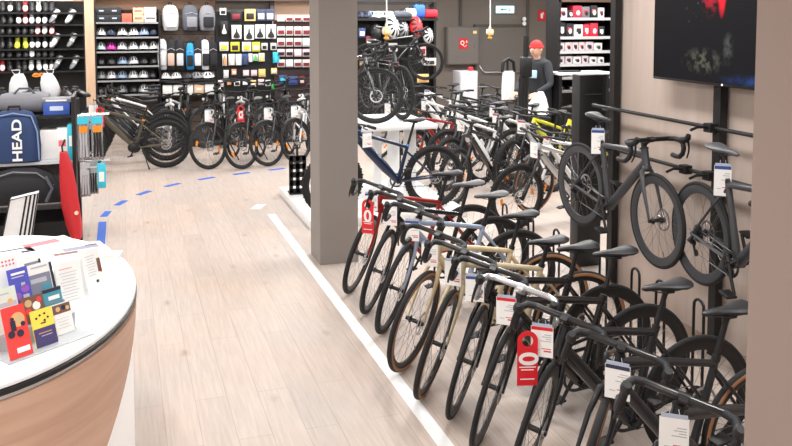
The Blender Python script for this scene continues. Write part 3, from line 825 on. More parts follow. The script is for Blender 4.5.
# bicycles facing the aisle in front of the accessory wall
fr = [((1.24, 12.82), P_BLK, 'black trekking bicycle facing the aisle, nearest the e-bikes'), ((1.72, 12.68), P_DGRY, 'dark trekking bicycle facing the aisle with the red hang tag'),
      ((2.14, 12.80), P_BLK, 'black trekking bicycle facing the aisle, third from the e-bikes'), ((2.62, 12.95), P_SILV, 'silver trekking bicycle facing the aisle, half behind the pillar')]
fbs = []
for i, (p, c, lb) in enumerate(fr):
    b = bike(lb, 'trek', (p[0], p[1], 0), R_(243 + (0, 3, -2, 4)[i]), c, 'bicycles facing the aisle', R_(-32), extras=('front_fender', 'rear_fender', 'headlight', 'luggage_rack', 'kickstand'), saddle=SADG if i == 1 else None)
    fbs.append(b)
simple_price(fbs[0], 'white price tag on the aisle bicycle nearest the e-bikes', rz=R_(-80), s=1.2)
simple_price(fbs[3], 'white price tag on the silver aisle bicycle by the pillar', rz=R_(-80), s=1.2)
simple_price(fbs[2], 'white price tag on the third aisle bicycle', rz=R_(-95), s=1.1)
red_tag('red hang tag on the dark trekking bicycle in front of the accessory wall', fbs[1]['bp'](.06, 0, .02), R_(-85), s=1.1)
for i, (x, y, h, c, lb) in enumerate([(.72, 14.9, 250, P_WHT, 'white city bicycle in the rear rank, leftmost'), (1.35, 14.9, 250, P_BLK, 'black city bicycle in the rear rank, below the backpacks'),
                                      (1.95, 14.95, 246, P_SILV, 'silver city bicycle in the rear rank, below the saddle packs'), (2.5, 15.0, 250, P_BLK, 'black city bicycle in the rear rank, below the yellow packs'),
                                      (3.1, 15.05, 246, P_WHT, 'white city bicycle in the rear rank close to the pillar')]):
    bike(lb, 'trek', (x, y, 0), R_(h), c, 'rear rank before the accessory wall', R_((-20, -28, -15, -24, -18)[i]), extras=('front_fender', 'headlight'))
for i, (x, h, c, lb) in enumerate([(1.05, 262, P_BLK, 'black bicycle of the rank closest to the accessory wall, first from the helmets'), (1.65, 255, P_WHT, 'white bicycle of the rank closest to the accessory wall'),
                               (2.25, 262, P_DGRY, 'dark grey bicycle of the rank closest to the accessory wall'), (2.9, 256, P_BLK, 'black bicycle of the rank closest to the accessory wall, by the yellow packs'), (3.5, 260, P_SILV, 'silver bicycle of the rank closest to the accessory wall, near the pillar')]):
    bike(lb, 'mtb', (x, 15.5, .06), R_(h), c, 'rank closest to the accessory wall', R_((14, -10, 20, -16, 8)[i]), fork=P_BLK)
o = MB().rbox((2.3, 16.05, .03), (3.6, 1.9, .06), .008).build('display_platform', mat('platform_black', (40, 40, 42), .6)); tag(o, 'low black platform along the foot of the accessory wall', 'platform')
# bicycle hung high by the centre shelf
bike('bicycle hung high at the end of the helmet rack, wheel beside the fire hose cabinet', 'gravel', (5.3, 14.3, 1.15), R_(-18), P_BLK, None, R_(-10), saddle=SADB)

# ================================================================== BACK WALL: SHELVES AND STOCK
YS = 17.2   # front of the shelving
def bx(px, py, Y=YS): return ony(px, py, Y)
SHB = mat('shelf_black', (16, 16, 18), .55)
SHG = mat('shelf_edge_grey', (150, 150, 152), .5)
WOODP = wood_mat('light_wood_post', (205, 172, 142), (218, 188, 160), (10, 10, 1))
# wood post between the shoe wall and the helmet shelves
p0, p1 = bx(86, 80), bx(95.5, 80)
r = thing('shop_post', 'light wooden post between shoe wall and helmet shelves', 'post', ((p0.x + p1.x)/2, YS + .05, 0))
MB().box((0, 0, 1.95), (p1.x - p0.x, .1, 2.7)).build('board', WOODP, r)
MB().box((0, 0, .3), (p1.x - p0.x, .1, .6)).build('base', mat('post_grey', (176, 180, 190), .6), r)

def shelf_unit(name, label, x0, x1, z0, z1, depth, shelves, edge, back, sides=True, Y=YS):
    r = thing(name, label, 'shelf', ((x0 + x1)/2, Y + depth/2, 0)); w_ = x1 - x0
    MB().box((0, depth/2 - .01, (z0 + z1)/2), (w_, .02, z1 - z0)).build('back_panel', back, r)
    if sides:
        for s in (-1, 1): MB().box((s*(w_/2 - .012), 0, z1/2), (.024, depth, z1)).build('upright', SHB, r)
    for z in shelves:
        m = MB(); m.box((0, 0, z - .012), (w_ - .05, depth - .02, .022)); m.box((0, -depth/2 + .006, z - .012), (w_ - .05, .012, .034), 1)
        m.build('shelf_board', [SHB, edge], r)
    return r

# ---- shoe wall
def shoe_mesh(body, sole, accent, length=.29):
    m = MB(); rings = []
    for t, hw, z1, dy in ((0, .018, .05, 0), (.06, .033, .075, 0), (.2, .036, .105, 0), (.32, .036, .11, 0), (.42, .038, .085, 0), (.6, .045, .062, .004), (.8, .046, .05, .006), (.94, .034, .04, .006), (1, .012, .026, .004)):
        y = -t*length
        rings.append([V((dy + hw*math.cos(a), y, .018 + (z1 - .018)*max(0, math.sin(a))**.8 if math.sin(a) > 0 else .018 + .004*math.sin(a))) for a in [2*PI*q/12 for q in range(12)]])
    m.loft(rings[:6], 0); m.loft(rings[5:], 2)
    sr = [[V((p.x*1.06, p.y*1.01, z)) for p in ((V((dy + hw, -t*length, 0)), V((dy - hw, -t*length, 0))))] for (t, hw, dy) in () for z in (0,)]
    for i in range(len(rings) - 1):
        pass
    sole_r = []
    for t, hw, dy in ((-.01, .02, 0), (.08, .037, 0), (.3, .038, 0), (.5, .04, .002), (.75, .049, .006), (.93, .038, .006), (1.02, .012, .004)):
        sole_r.append([V((dy + hw, -t*length, .0)), V((dy - hw, -t*length, 0)), V((dy - hw*1.02, -t*length, .022)), V((dy + hw*1.02, -t*length, .022))])
    m.loft(sole_r, 1)
    m.ell((0, -.24*length, .104), (.026, .05, .01), 10, 4, 3)
    for t in (.44, .54): m.tube([(.04, -t*length, .05), (0, -t*length, .088 - (t - .44)*.2), (-.04, -t*length, .05)], .006, 5, 3)
    return m.mesh('cycling_shoe', [body, sole, accent, mat('shoe_lining', (60, 60, 64), .8)])
SBLK = mat('shoe_black', (32, 32, 35), .45); SWHT = mat('shoe_white', (228, 228, 230), .45); SRED = mat('shoe_red', (214, 44, 44), .45); SYEL = mat('shoe_yellow', (208, 214, 60), .45); SGRY = mat('shoe_grey', (120, 122, 128), .5)
SH = {'b': shoe_mesh(SBLK, SBLK, SWHT), 'k': shoe_mesh(SBLK, SBLK, SBLK), 'r': shoe_mesh(SRED, SRED, SWHT), 'y': shoe_mesh(SYEL, SYEL, SYEL), 'w': shoe_mesh(SWHT, SGRY, SWHT), 'g': shoe_mesh(SGRY, SBLK, SGRY), 'x': shoe_mesh(SWHT, SBLK, SGRY)}
SHN = {'b': 'black shoe with a white toe', 'k': 'all black shoe', 'r': 'red cycling shoe', 'y': 'yellow cycling shoe', 'w': 'white cycling shoe', 'g': 'grey cycling shoe', 'x': 'white shoe with a dark sole'}
xl, xr = bx(-14, 40).x, bx(85, 40).x
zr = [bx(30, y).z for y in (12.5, 24.5, 35, 49, 58, 71.5)]
shelf_unit('shoe_rack', 'black shoe wall on the far left with rows of cycling shoes', xl, xr, 0, 2.62, .42, zr, SHB, SHB)
rows = ['kbkrkwkk', 'kkbrwbbb', 'kkkkkrwr', 'kkyybbbb', 'kkkkwkkk', 'rkkkwwbb']
colx = [2, 9.5, 17.5, 24.5, 31.5, 38, 45, 52]
for ri, rw_ in enumerate(rows):
    for ci, ch in enumerate(rw_):
        p = bx(colx[ci], (12.5, 24.5, 35, 49, 58, 71.5)[ri])
        o = link('cycling_shoe', SH[ch], None, (p.x, YS + .22, zr[ri] + .225), (R_(48), 0, R_(random.uniform(-5, 5))))
        tag(o, '%s, %s from the left, %s row of shoe wall' % (SHN[ch], ORD[ci], ORD[ri]), 'shoe', 'shoes on the shoe wall')
for k, (px, ri, ch) in enumerate([(60, 1, 'x'), (76, 1, 'w'), (60, 3, 'w'), (77, 3, 'x'), (62, 5, 'x'), (79, 5, 'x')]):
    p = bx(px, 40); o = link('cycling_shoe', SH[ch], None, (p.x + .0, YS + .18, zr[ri] + .24), (R_(40), 0, R_(-38))); o.scale = (1.15, 1.2, 1.2)
    tag(o, 'large white shoe in side view, %s, on the %s row' % ('beside the small shoes' if k % 2 == 0 else 'against the wooden post', ORD[ri]), 'shoe', 'shoes on the shoe wall')
# light box above
p0, p1 = bx(-12, 0), bx(72, 0)
o = MB().rbox(((p0.x + p1.x)/2, YS + .12, 2.73), (p1.x - p0.x, .2, .2), .01).build('light_box', mat('light_box_glow', (255, 252, 245), .5, var=0, emit=1.6)); tag(o, 'glowing white light box above the shoe wall', 'light box')

# ---- helmet shelves
def helmet_mesh(shell, vent):
    m = MB()
    n, k = 20, 8
    vs = []; fs = []; ms = []
    for i in range(k + 1):
        p = R_(90*i/k)
        for j in range(n):
            t = 2*PI*j/n; y = .145*math.cos(p)*math.sin(t); lift = .02*(1 - math.cos(p))*0
            vs.append((.1*math.cos(p)*math.cos(t), y, .015 + .125*math.sin(p) + .02*math.cos(p)*(abs(math.sin(t)))))
    for i in range(k):
        for j in range(n):
            fs.append((i*n + j, i*n + (j+1) % n, (i+1)*n + (j+1) % n, (i+1)*n + j))
            ms.append(1 if (2 <= i <= 5 and j % 2 == 1) else 0)
    m.add(vs, fs, ms)
    m.lathe([(.092, .012, 1), (.1, .03, 0), (.094, .03, 1), (.086, .014, 1)], 20, axis='z')
    m.ell((0, 0, .03), (.085, .125, .095), 14, 6, 1, 0, 90)
    m.tube([(-.07, -.02, .02), (-.045, -.01, -.0), (0, -.0, .004), (.045, -.01, 0), (.07, -.02, .02)], .004, 5, 1)
    return m.mesh('bike_helmet', [shell, vent])
VENT = mat('helmet_vent', (26, 26, 28), .7)
HW = mat('helmet_white', (234, 234, 236), .3, coat=.5); HBK = mat('helmet_black', (34, 34, 37), .35, coat=.4); HBL = mat('helmet_blue_grey', (150, 170, 196), .35); HNV = mat('helmet_navy', (38, 48, 72), .35)
HPK = mat('helmet_magenta', (206, 48, 164), .35); HMT = mat('helmet_mint', (188, 214, 216), .35); HGY = mat('helmet_grey', (140, 142, 146), .4)
HM = {c: helmet_mesh(m_, VENT) for c, m_ in dict(w=HW, k=HBK, b=HBL, n=HNV, p=HPK, m=HMT, g=HGY).items()}
HN = dict(w='white helmet', k='black helmet', b='blue-grey helmet', n='navy helmet', p='magenta helmet', m='mint helmet', g='grey helmet')
xl, xr = bx(95, 40).x, bx(160, 40).x
hy = [22.3, 37, 51.4, 66, 80.3, 94.5]; hz = [bx(128, y).z for y in hy]
shelf_unit('helmet_shelf', 'black shelf unit with rows of helmets beside the wooden post', xl, xr, 0, 2.45, .4, hz, SHG, mat('shelf_back_brown', (74, 66, 60), .7))
hx = [101, 111.5, 122.5, 133.5, 144, 154]
for ri, rw_ in enumerate(['wnwwbn', 'mpwwww', 'kkbwkk', 'gwbwwk', 'kkgkwb']):
    for ci, ch in enumerate(rw_):
        p = bx(hx[ci], hy[ri + 1])
        o = link('bike_helmet', HM[ch], None, (p.x, YS + .2, hz[ri + 1] + .002), (0, 0, R_(random.uniform(-14, 14)))); o.scale = (1.05, 1.05, 1.3)
        tag(o, '%s, %s from the left on the %s shelf of helmets' % (HN[ch], ORD[ci], ORD[ri]), 'helmet', 'helmets on the helmet shelf')
CBK = mat('box_black', (40, 42, 46), .5); CRD = mat('box_salmon', (228, 106, 84), .6); CPE = mat('box_peach', (236, 196, 160), .6); CWH = mat('box_white', (238, 236, 234), .6); CPK = mat('box_pink_white', (222, 208, 212), .6); CHR = mat('box_red', (226, 48, 70), .5); CGR = mat('box_grey', (120, 120, 126), .6)
def product_box(label, c, size, m_, face=None, fw=.6, fh=.35, group=None, rz=0, cat='box', art=None):
    o = MB().rbox((0, 0, size[2]/2), size, .004).build('product_box', m_, None, c, (0, 0, rz)); tag(o, label, cat, group)
    MB().box((0, -size[1]/2 - .001, size[2]*.55), (size[0]*fw, .002, size[2]*fh)).build('front_label', face or PAPER, o)
    if art:
        m = MB(); m.ell((size[0]*.08, -size[1]/2 - .002, size[2]*.42), (size[0]*.24, .003, size[2]*.2), 10, 6); m.build('printed_picture', art, o)
    return o
for i in range(4):
    p = bx(101.5 + 13*(i % 2), 22); product_box('black shoe box, %s on the top helmet shelf' % ('lower left', 'lower right', 'upper left', 'upper right')[i], (p.x, YS + .2, hz[0] + .002 + (.146 if i > 1 else 0)), (.245, .3, .142), CBK, mat('label_blue_white', (190, 204, 222), .6), .35, .2, 'black boxes on the top helmet shelf')
product_box('salmon red box between black and peach boxes', (bx(127, 22).x, YS + .2, hz[0] + .002), (.19, .3, .17), CRD, CRD)
for i in range(2):
    product_box('peach box, %s of the two stacked' % ('lower', 'upper')[i], (bx(138.5, 22).x, YS + .2, hz[0] + .002 + .144*i), (.2, .3, .14), CPE, mat('label_brown', (160, 120, 90), .6), .7, .3, 'peach boxes')
    product_box('white box, %s of the two stacked at the shelf end' % ('lower', 'upper')[i], (bx(150.5, 22).x, YS + .2, hz[0] + .002 + .15*i), (.225, .3, .145), CWH, CBK if i == 0 else PAPER, .8, .2, 'white boxes')

# ---- panels behind backpacks and packs
def panel(name, label, px0, px1, zlo, zhi, m_, slat):
    x0, x1 = bx(px0, 40).x, bx(px1, 40).x
    r = thing(name, label, 'wall panel', ((x0 + x1)/2, YS + .3, 0))
    MB().box((0, 0, (zlo + zhi)/2), (x1 - x0, .03, zhi - zlo)).build('board', m_, r)
    m = MB(); k = int((zhi - zlo)/.15)
    for i in range(1, k): m.box((0, -.018, zlo + i*.15), (x1 - x0, .008, .014))
    m.build('slat_grooves', slat, r)
panel('slat_panel', 'dark slat panel behind the backpacks', 161, 216, 0, 2.36, mat('slat_brown', (92, 78, 68), .7), SHB)
panel('slat_panel', 'black slat panel behind the saddle packs', 217, 275, 0, 2.42, mat('slat_black', (20, 20, 22), .6), SHB)
panel('slat_panel', 'dark slat panel with red and white packs beside the pillar', 276, 352, 0, 2.24, mat('slat_dark_red', (66, 50, 50), .7), SHB)
# dark beam over the back wall
p0, p1 = bx(80, 1), bx(340, 1)
struct(MB().box(((p0.x + p1.x)/2, YS + .2, 2.69), (p1.x - p0.x, .3, .09)).build('trim_3', mat('beam_brown', (66, 56, 52), .6)))
struct(MB().box((bx(274, 4).x, YS + .25, 2.5), (.09, .1, .34)).build('trim_4', MATS['beam_brown']))
p0, p1 = bx(217, 6), bx(273, 6)
struct(MB().box(((p0.x + p1.x)/2, YS + .34, 2.53), (p1.x - p0.x, .04, .28)).build('trim_5', GREYW))
# shelves under the backpacks with white boxes
x0, x1 = bx(161, 80).x, bx(216, 80).x
r = thing('box_shelf', 'black double shelf with pale boxes below the backpacks', 'shelf', ((x0 + x1)/2, YS + .12, 0))
zz = [bx(190, 79.5).z, bx(190, 94.8).z]
for z in zz: MB().box((0, 0, z - .015), (x1 - x0, .36, .03)).build('shelf_board', SHB, r)
for s in (-1, 1): MB().box((s*(x1 - x0)/2*.96, .1, zz[0]/2), (.03, .06, zz[0])).build('upright', SHB, r)
for i in range(5):
    px = 167.5 + 10.5*i; product_box('pale shoe box, %s from the left on the lower box shelf' % ORD[i], (bx(px, 90).x, YS + .12, zz[1] + .001), (.185, .28, .2), CWH if i != 3 else CPE, PAPER, .5, .2, 'pale boxes under the backpacks')
for i, ch in enumerate('wwkgw'):
    o = link('bike_helmet', HM[ch], None, (bx(166 + 10.5*i, 80).x, YS + .1, zz[0] + .002), (0, 0, R_(20*i))); tag(o, '%s, %s from the left on the shelf under the backpacks' % (HN[ch], ORD[i]), 'helmet', 'helmets under the backpacks')

# ---- backpacks
def backpack(label, p, s, body, pocket, group=None, cat='backpack'):
    r = thing('backpack', label, cat, p, R_(random.uniform(-12, 12)), group)
    m = MB(); rings = []
    for z, w_, d in ((-.02, .10, .05), (0, .13, .075), (.1, .15, .1), (.25, .155, .105), (.38, .14, .09), (.45, .10, .06), (.475, .05, .03)):
        rings.append([V((w_*s*math.copysign(abs(math.cos(a))**.6, math.cos(a)), d*s*math.copysign(abs(math.sin(a))**.7, math.sin(a)), z*s)) for a in [2*PI*q/16 for q in range(16)]])
    m.loft(rings, 0); m.build('body', body, r)
    MB().rbox((0, -.105*s, .15*s), (.2*s, .05*s, .2*s), .02*s).build('pocket', pocket, r)
    m = MB(); m.tube([(-.03*s, 0, .46*s), (-.02*s, 0, .52*s), (.02*s, 0, .52*s), (.03*s, 0, .46*s)], .009*s, 6); m.build('carry_handle', BLK, r)
    for sx in (-1, 1):
        m = MB(); m.tube([(sx*.06*s, .06*s, .44*s), (sx*.1*s, .14*s, .36*s), (sx*.12*s, .13*s, .15*s), (sx*.13*s, .05*s, .03*s)], .014*s, 6); m.build('strap', BLK, r)
    m = MB(); m.tube([(-.12*s, -.085*s, .3*s), (0, -.112*s, .33*s), (.12*s, -.085*s, .3*s)], .006*s, 5); m.build('zipper', mat('zip_grey', (170, 170, 175), .4), r)
    return r
BGW = mat('fabric_light_grey', (206, 206, 208), .9); BDG = mat('fabric_dark_grey', (84, 88, 96), .9); BMG = mat('fabric_mid_grey', (128, 128, 134), .9); BBK = mat('fabric_black', (36, 36, 40), .9); BBL = mat('fabric_bright_blue', (40, 150, 214), .85); BNV = mat('fabric_navy', (40, 60, 100), .85); BWH = mat('fabric_white', (226, 226, 228), .9); BPK = mat('fabric_beige', (206, 176, 160), .9)
for i, (px, body, pk, lb) in enumerate([(171, BGW, BWH, 'light grey backpack on the slat panel beside the helmets'), (191, BDG, BMG, 'dark grey backpack hanging in the middle of the three'), (208, BMG, BBK, 'grey backpack hanging next to the saddle packs')]):
    p = bx(px, 30); backpack(lb, (p.x, YS + .17, p.z), 1.06, body, pk, 'backpacks in the upper row')
for i, (px, body, pk, nm) in enumerate([(163, BGW, BGW, 'pale'), (172, BBK, BPK, 'black and beige'), (181, BBK, BGW, 'black and pale'), (191, BBL, BBK, 'bright blue'), (199, BBK, BWH, 'black and white'), (206, BWH, BBK, 'white'), (213, BBK, BBK, 'all black')]):
    p = bx(px, 70); backpack('%s slim riding pack, %s from the left in the lower row' % (nm, ORD[i]), (p.x, YS + .15, p.z + .02), 1.25 if i != 3 else 1.1, body, pk, 'slim packs in the lower row').scale = (.52, .8, 1)

# ---- blister packs on hooks
def pack(label, p, w_, h, card, prod, kind='pad', group=None):
    o = MB().rbox((0, 0, -h/2), (w_, .006, h), .004).build('product_pack', card, None, (p.x, p.y, p.z), (0, 0, R_(random.uniform(-6, 6)))); tag(o, label, 'product pack', group)
    m = MB()
    if kind == 'saddle': m.loft([[V((hw*math.cos(a), -.006 - .012*max(0, math.sin(a)), z)) for a in [2*PI*q/8 for q in range(8)]] for z, hw in ((-h*.25, w_*.06), (-h*.5, w_*.1), (-h*.72, w_*.3), (-h*.9, w_*.34), (-h*.94, w_*.1))])
    elif kind == 'bottle': m.tube([(0, -.02, -h*.95), (0, -.02, -h*.45), (0, -.02, -h*.3), (0, -.02, -h*.15)], [w_*.33, w_*.35, w_*.2, w_*.16], 10)
    elif kind == 'box': m.box((0, -.014, -h*.62), (w_*.8, .024, h*.42))
    else: m.rbox((0, -.01, -h*.6), (w_*.7, .016, h*.5), .008)
    m.build('product', prod, o)
    m = MB(); m.tube([(0, .1, -.012), (0, -.03, -.012), (0, -.035, -.002)], .003, 5); m.build('hook', STEEL, o)
PY = mat('pack_yellow', (230, 218, 60), .5); PW = mat('pack_white', (236, 234, 230), .5); PYB = mat('pack_pale_yellow', (236, 206, 130), .5); PNV = mat('pack_navy', (52, 60, 92), .5); PCY = mat('pack_cyan', (60, 190, 214), .5); POR = mat('pack_orange', (232, 160, 110), .5); PBL = mat('pack_blue', (60, 84, 140), .5); PRD = mat('pack_dark_red', (130, 40, 50), .5); PBK = mat('pack_black', (34, 34, 36), .5); PGR = mat('pack_green', (70, 190, 80), .5); PPK = mat('pack_pink', (230, 200, 206), .5)
def packs(desc, items, kind, Yp=YS + .2):
    for i, (px, py, wpx, hpx, card, prod, nm) in enumerate(items):
        p = bx(px, py, Yp); s = (bx(px + 1, py, Yp) - p).length
        pack('%s, %s from the left %s' % (nm, ORD[i], desc), p, wpx*s, hpx*s, card, prod, kind, 'packs ' + desc)
packs('in the top row of the black panel', [(223, 8, 6.5, 7, PW, PBK, 'white pack'), (236, 10, 11, 11, PBK, PRD, 'round black pack'), (250, 9, 11, 12, PYB, PBK, 'pale yellow pack'), (261, 9, 9, 12, PNV, PW, 'navy pack'), (270, 9, 9, 12, PNV, PW, 'navy pack')], 'pad')
packs('in the shallow row above the aisle bicycles', [(221, 80, 6, 7, PW, PPK, 'white pack'), (229, 79, 6, 7, PBK, POR, 'black and orange pack'), (237, 80, 6, 6, PW, PBK, 'white pack'), (245, 79, 7, 7, PBK, PW, 'black pack'), (253, 80, 6, 7, PYB, PW, 'pale yellow pack'), (261, 79, 6, 6, PPK, PW, 'pink pack'), (268, 80, 5, 6, PW, PBK, 'white pack')], 'pad')
packs('in the saddle row of the black panel', [(224, 21, 7, 14, PBK, PW, 'black frame pack'), (236.5, 25, 10, 14, PW, PBK, 'white saddle pack'), (249, 25, 10, 15, PW, PBK, 'white saddle pack'), (260, 24.5, 10, 14, PW, PBK, 'white saddle pack'), (271, 24.5, 10, 14, PW, PBK, 'white saddle pack')], 'saddle')
packs('in the yellow row of the black panel', [(224, 42, 9, 9, PW, PY, 'white and yellow pack'), (235, 42, 9, 9.5, PY, PBK, 'yellow pack'), (246.5, 42, 9, 9.5, PW, PY, 'white and yellow pack'), (256, 42, 8, 9.5, PY, PW, 'yellow pack'), (264.5, 43, 6, 7, PW, PBK, 'white pack'), (273.5, 43, 6, 7, PW, PBK, 'white pack')], 'pad')
packs('in the bottle row of the black panel', [(224.5, 54, 4.5, 12, PW, POR, 'orange pack'), (231.5, 54, 6, 11.5, PW, PW, 'white bottle'), (238.5, 54, 6, 11.5, PW, PW, 'white bottle'), (245, 54, 6.5, 11, PBL, PNV, 'blue bottle'), (250.5, 53.5, 4, 8.5, PW, PW, 'small white bottle'), (255.5, 54, 4.5, 7, PW, PGR, 'white pack'), (261.5, 53, 6, 8.5, PW, PYB, 'cream pack'), (276, 52, 6.5, 11, PCY, PCY, 'cyan pack')], 'bottle')
packs('in the lowest row of the black panel', [(226, 70, 5, 8, PW, PW, 'white pack'), (234, 69, 5, 6, POR, PW, 'orange pack'), (246, 70, 6, 6, PPK, PW, 'pink pack'), (254, 70, 6, 6, PPK, PPK, 'pink pack'), (262, 69, 7, 8, PYB, PYB, 'pale yellow pack'), (274, 68, 6, 6, PYB, PW, 'yellow pack'), (274, 84, 5, 5, PGR, PGR, 'green pack')], 'pad')
for ri, (py, h) in enumerate([(15, 6.5), (26.5, 9), (38, 8.5), (49, 7.5), (59.5, 7.5)]):
    packs('in the %s row beside the pillar' % ORD[ri], [(281 + 8.4*c, py, 7.4, h, PW if ri != 3 else PPK, (PRD, PRD, PRD, PBK, PRD)[ri] if (ri + c) % 5 else PW, ('white and red pack', 'white and red pack', 'white and red pack', 'pink pack', 'white pack')[ri]) for c in range(4)], 'box')
packs('hanging below the packs beside the pillar', [(283, 75, 8, 9, PBL, PCY, 'blue glove pack'), (293, 76, 9, 9, PBL, PBL, 'blue glove pack'), (302, 76, 5, 8, PRD, PW, 'red and white pack')], 'pad')

# ================================================================== CENTRE HELMET RACK BEHIND THE PILLAR
YG = 15.2
def gx(px, py, Y=YG): return ony(px, py, Y)
x0, x1 = gx(345, 20).x, gx(437, 20).x
r = thing('helmet_rack', 'black rack with a long top shelf of bags and helmets behind the pillar', 'rack', ((x0 + x1)/2, YG + .15, 0)); w_ = x1 - x0
zt = gx(400, 18.5).z
MB().box((0, .0, zt - .02), (w_, .42, .04)).build('shelf_board', SHB, r)
zt2 = gx(400, 58).z; MB().box((-.15*w_, 0, zt2 - .02), (w_*.7, .4, .04)).build('shelf_board', SHB, r)
MB().box((0, .2, 1.25), (w_, .02, 2.0)).build('back_panel', SHB, r)
for s in (-1, 1): MB().box((s*w_/2, .1, 1.3), (.05, .3, 2.6)).build('upright', SHB, r)
MB().box((0, .1, 2.58), (w_, .1, .06)).build('top_beam', SHB, r)
def soft_bag(label, p, size, m_, m2, cat='bag'):
    r = thing('sports_bag', label, cat, p)
    m = MB(); L_, D, H_ = size; rings = []
    for t, s in ((-.5, .55), (-.46, .85), (-.3, 1), (0, .95), (.3, 1), (.46, .85), (.5, .5)):
        rings.append([V((t*L_, D/2*s*math.copysign(abs(math.cos(a))**.7, math.cos(a)), H_/2 + H_/2*s*math.copysign(abs(math.sin(a))**.7, math.sin(a)))) for a in [2*PI*q/14 for q in range(14)]])
    m.loft(rings); m.build('body', m_, r)
    m = MB(); m.tube([(-.2*L_, -.25*D, H_*.95), (-.1*L_, -.2*D, H_*1.2), (.1*L_, -.2*D, H_*1.2), (.2*L_, -.25*D, H_*.95)], .012, 6); m.build('carry_handle', m2, r)
zt += .002
for lb, px, s, a, b in [('dark grey bag on the rack top shelf, long and low', 404, (.36, .22, .15), BDG, BBK), ('light grey bag on the rack top shelf', 412, (.22, .2, .2), BGW, BBK), ('bright blue bag on the rack top shelf beside the red one', 421, (.2, .2, .28), mat('fabric_royal', (60, 110, 220), .8), BBK),
                     ('red bag at the end of the rack top shelf', 432, (.26, .22, .18), mat('fabric_red', (220, 40, 56), .8), BBK)]:
    p = gx(px, 18); soft_bag(lb, (p.x, YG + .1, zt), s, a, b)
for i, (px, ch) in enumerate([(361, 'n'), (367, 'n'), (373, 'b'), (379, 'w'), (385, 'g'), (391, 'w')]):
    o = link('bike_helmet', HM[ch], None, (gx(px, 18).x, YG + .1, zt), (0, 0, R_(25*i))); tag(o, '%s, %s from the pillar on the centre rack top shelf' % (HN[ch], ORD[i]), 'helmet', 'helmets on the centre rack')
HRD = mat('helmet_red', (220, 44, 48), .35, coat=.4); HM['r'] = helmet_mesh(HRD, VENT); HN['r'] = 'red helmet'
for i, (px, py, ch, s) in enumerate([(392, 28, 'w', 1.5), (416, 27, 'r', 1.35), (403, 30, 'g', 1.2), (428, 36, 'w', 1.1), (376, 32, 'k', 1.1)]):
    p = gx(px, py); o = link('bike_helmet', HM[ch], None, (p.x, YG + .06, p.z), (R_(75), 0, R_(10))); o.scale = (s, s, s)
    tag(o, '%s hung by its strap on the rack front, %s' % (HN[ch], ('above the yellow socket', 'under the blue bag', 'between the white and red ones', 'at the rack end', 'next to the pillar')[i]), 'helmet', 'helmets hung on the centre rack')
for i, (px, py, w1, h1, c, pr, nm) in enumerate([(362, 28, 7, 9, PBL, PW, 'blue pack'), (369, 36, 6, 10, PRD, PW, 'red pack'), (377, 44, 8, 9, PW, PBK, 'white pack'), (393, 43, 9, 8, PW, PBK, 'white pack'), (413, 44, 7, 9, PBK, PW, 'black pack'), (423, 45, 6, 10, PPK, PRD, 'pink pack'), (394, 58, 10, 8, CRD, PW, 'red pack'), (363, 55, 7, 10, PYB, PW, 'yellow pack'),
                                               (423, 74, 12, 8, PYB, POR, 'orange and yellow pack'), (430, 58, 12, 7, PW, PBK, 'white pack')]):
    p = gx(px, py, YG + .05); s = (gx(px + 1, py, YG + .05) - p).length
    pack('%s on the centre rack, %s' % (nm, ('top left by the pillar', 'second from the pillar', 'below the hung black helmet', 'below the hung white helmet', 'under the hung red helmet', 'by the hung bicycle bar', 'low beside the bicycle wheel', 'lowest beside the pillar', 'seen through the hung wheel', 'seen behind the hung wheel')[i]), p, w1*s, h1*s, c, pr, 'pad', 'packs on the centre rack')

# ================================================================== GREY BACK WALL: DOOR, CABINET, SIGNS
YW = YB - .0
def wx(px, py, Y=YB - .06): return ony(px, py, Y)
DOORM = mat('door_grey', (100, 95, 90), .6, scale=2); FRM = mat('door_frame_grey', (72, 68, 64), .6)
a, b_ = wx(477, 27), wx(526, 27); dw = b_.x - a.x; dz = a.z
r = bpy.data.objects.new('door_1', None); COL.objects.link(r); r.location = ((a.x + b_.x)/2, YB - .03, 0); struct(r)
MB().box((0, 0, dz/2), (dw, .05, dz)).build('door_leaf', DOORM, r)
for s in (-1, 1): MB().box((s*(dw/2 + .03), -.01, dz/2), (.06, .08, dz)).build('door_frame', FRM, r)
MB().box((0, -.01, dz + .03), (dw + .12, .08, .06)).build('door_frame', FRM, r)
zb = wx(490, 72).z; m = MB(); m.tube([(-dw*.44, -.02, zb + .16), (-dw*.40, -.08, zb + .04), (-dw*.36, -.1, zb), (dw*.42, -.1, zb), (dw*.42, -.02, zb)], .016, 8); m.build('push_bar', STEEL, r)
# fire hose cabinet
a, b_ = wx(445, 27), wx(476, 64)
r = thing('fire_hose_cabinet', 'grey wall cabinet with a red fire hose sign beside the door', 'cabinet', ((a.x + b_.x)/2, YB - .12, b_.z))
cw, ch = b_.x - a.x, a.z - b_.z
MB().rbox((0, 0, ch/2), (cw, .2, ch), .01).build('body', DOORM, r)
m = MB(); m.box((0, -.105, ch/2), (cw*.94, .012, ch*.94)); m.build('cabinet_door', mat('cabinet_door_grey', (108, 102, 97), .6), r)
SIGNR = mat('sign_red', (206, 32, 40), .5, emit=0)
o = MB().box((0, -.114, ch*.56), (.22, .006, .24)).build('sign_plate', SIGNR, r)
m = MB(); y = -.119
m.lathe([(.05, y, 0), (.05, y + .002, 0), (.032, y + .002, 0), (.032, y, 0)], 18, (-.03, 0, ch*.56 + .02)); m.tube([(-.03, y, ch*.56 - .03), (.03, y, ch*.56 - .07), (.075, y, ch*.56 - .03)], .008, 5); m.add([(.05, y, ch*.56 + .02), (.09, y, ch*.56 + .02), (.075, y, ch*.56 + .09)], [(0, 1, 2)])
m.build('hose_pictogram', WHT, o)
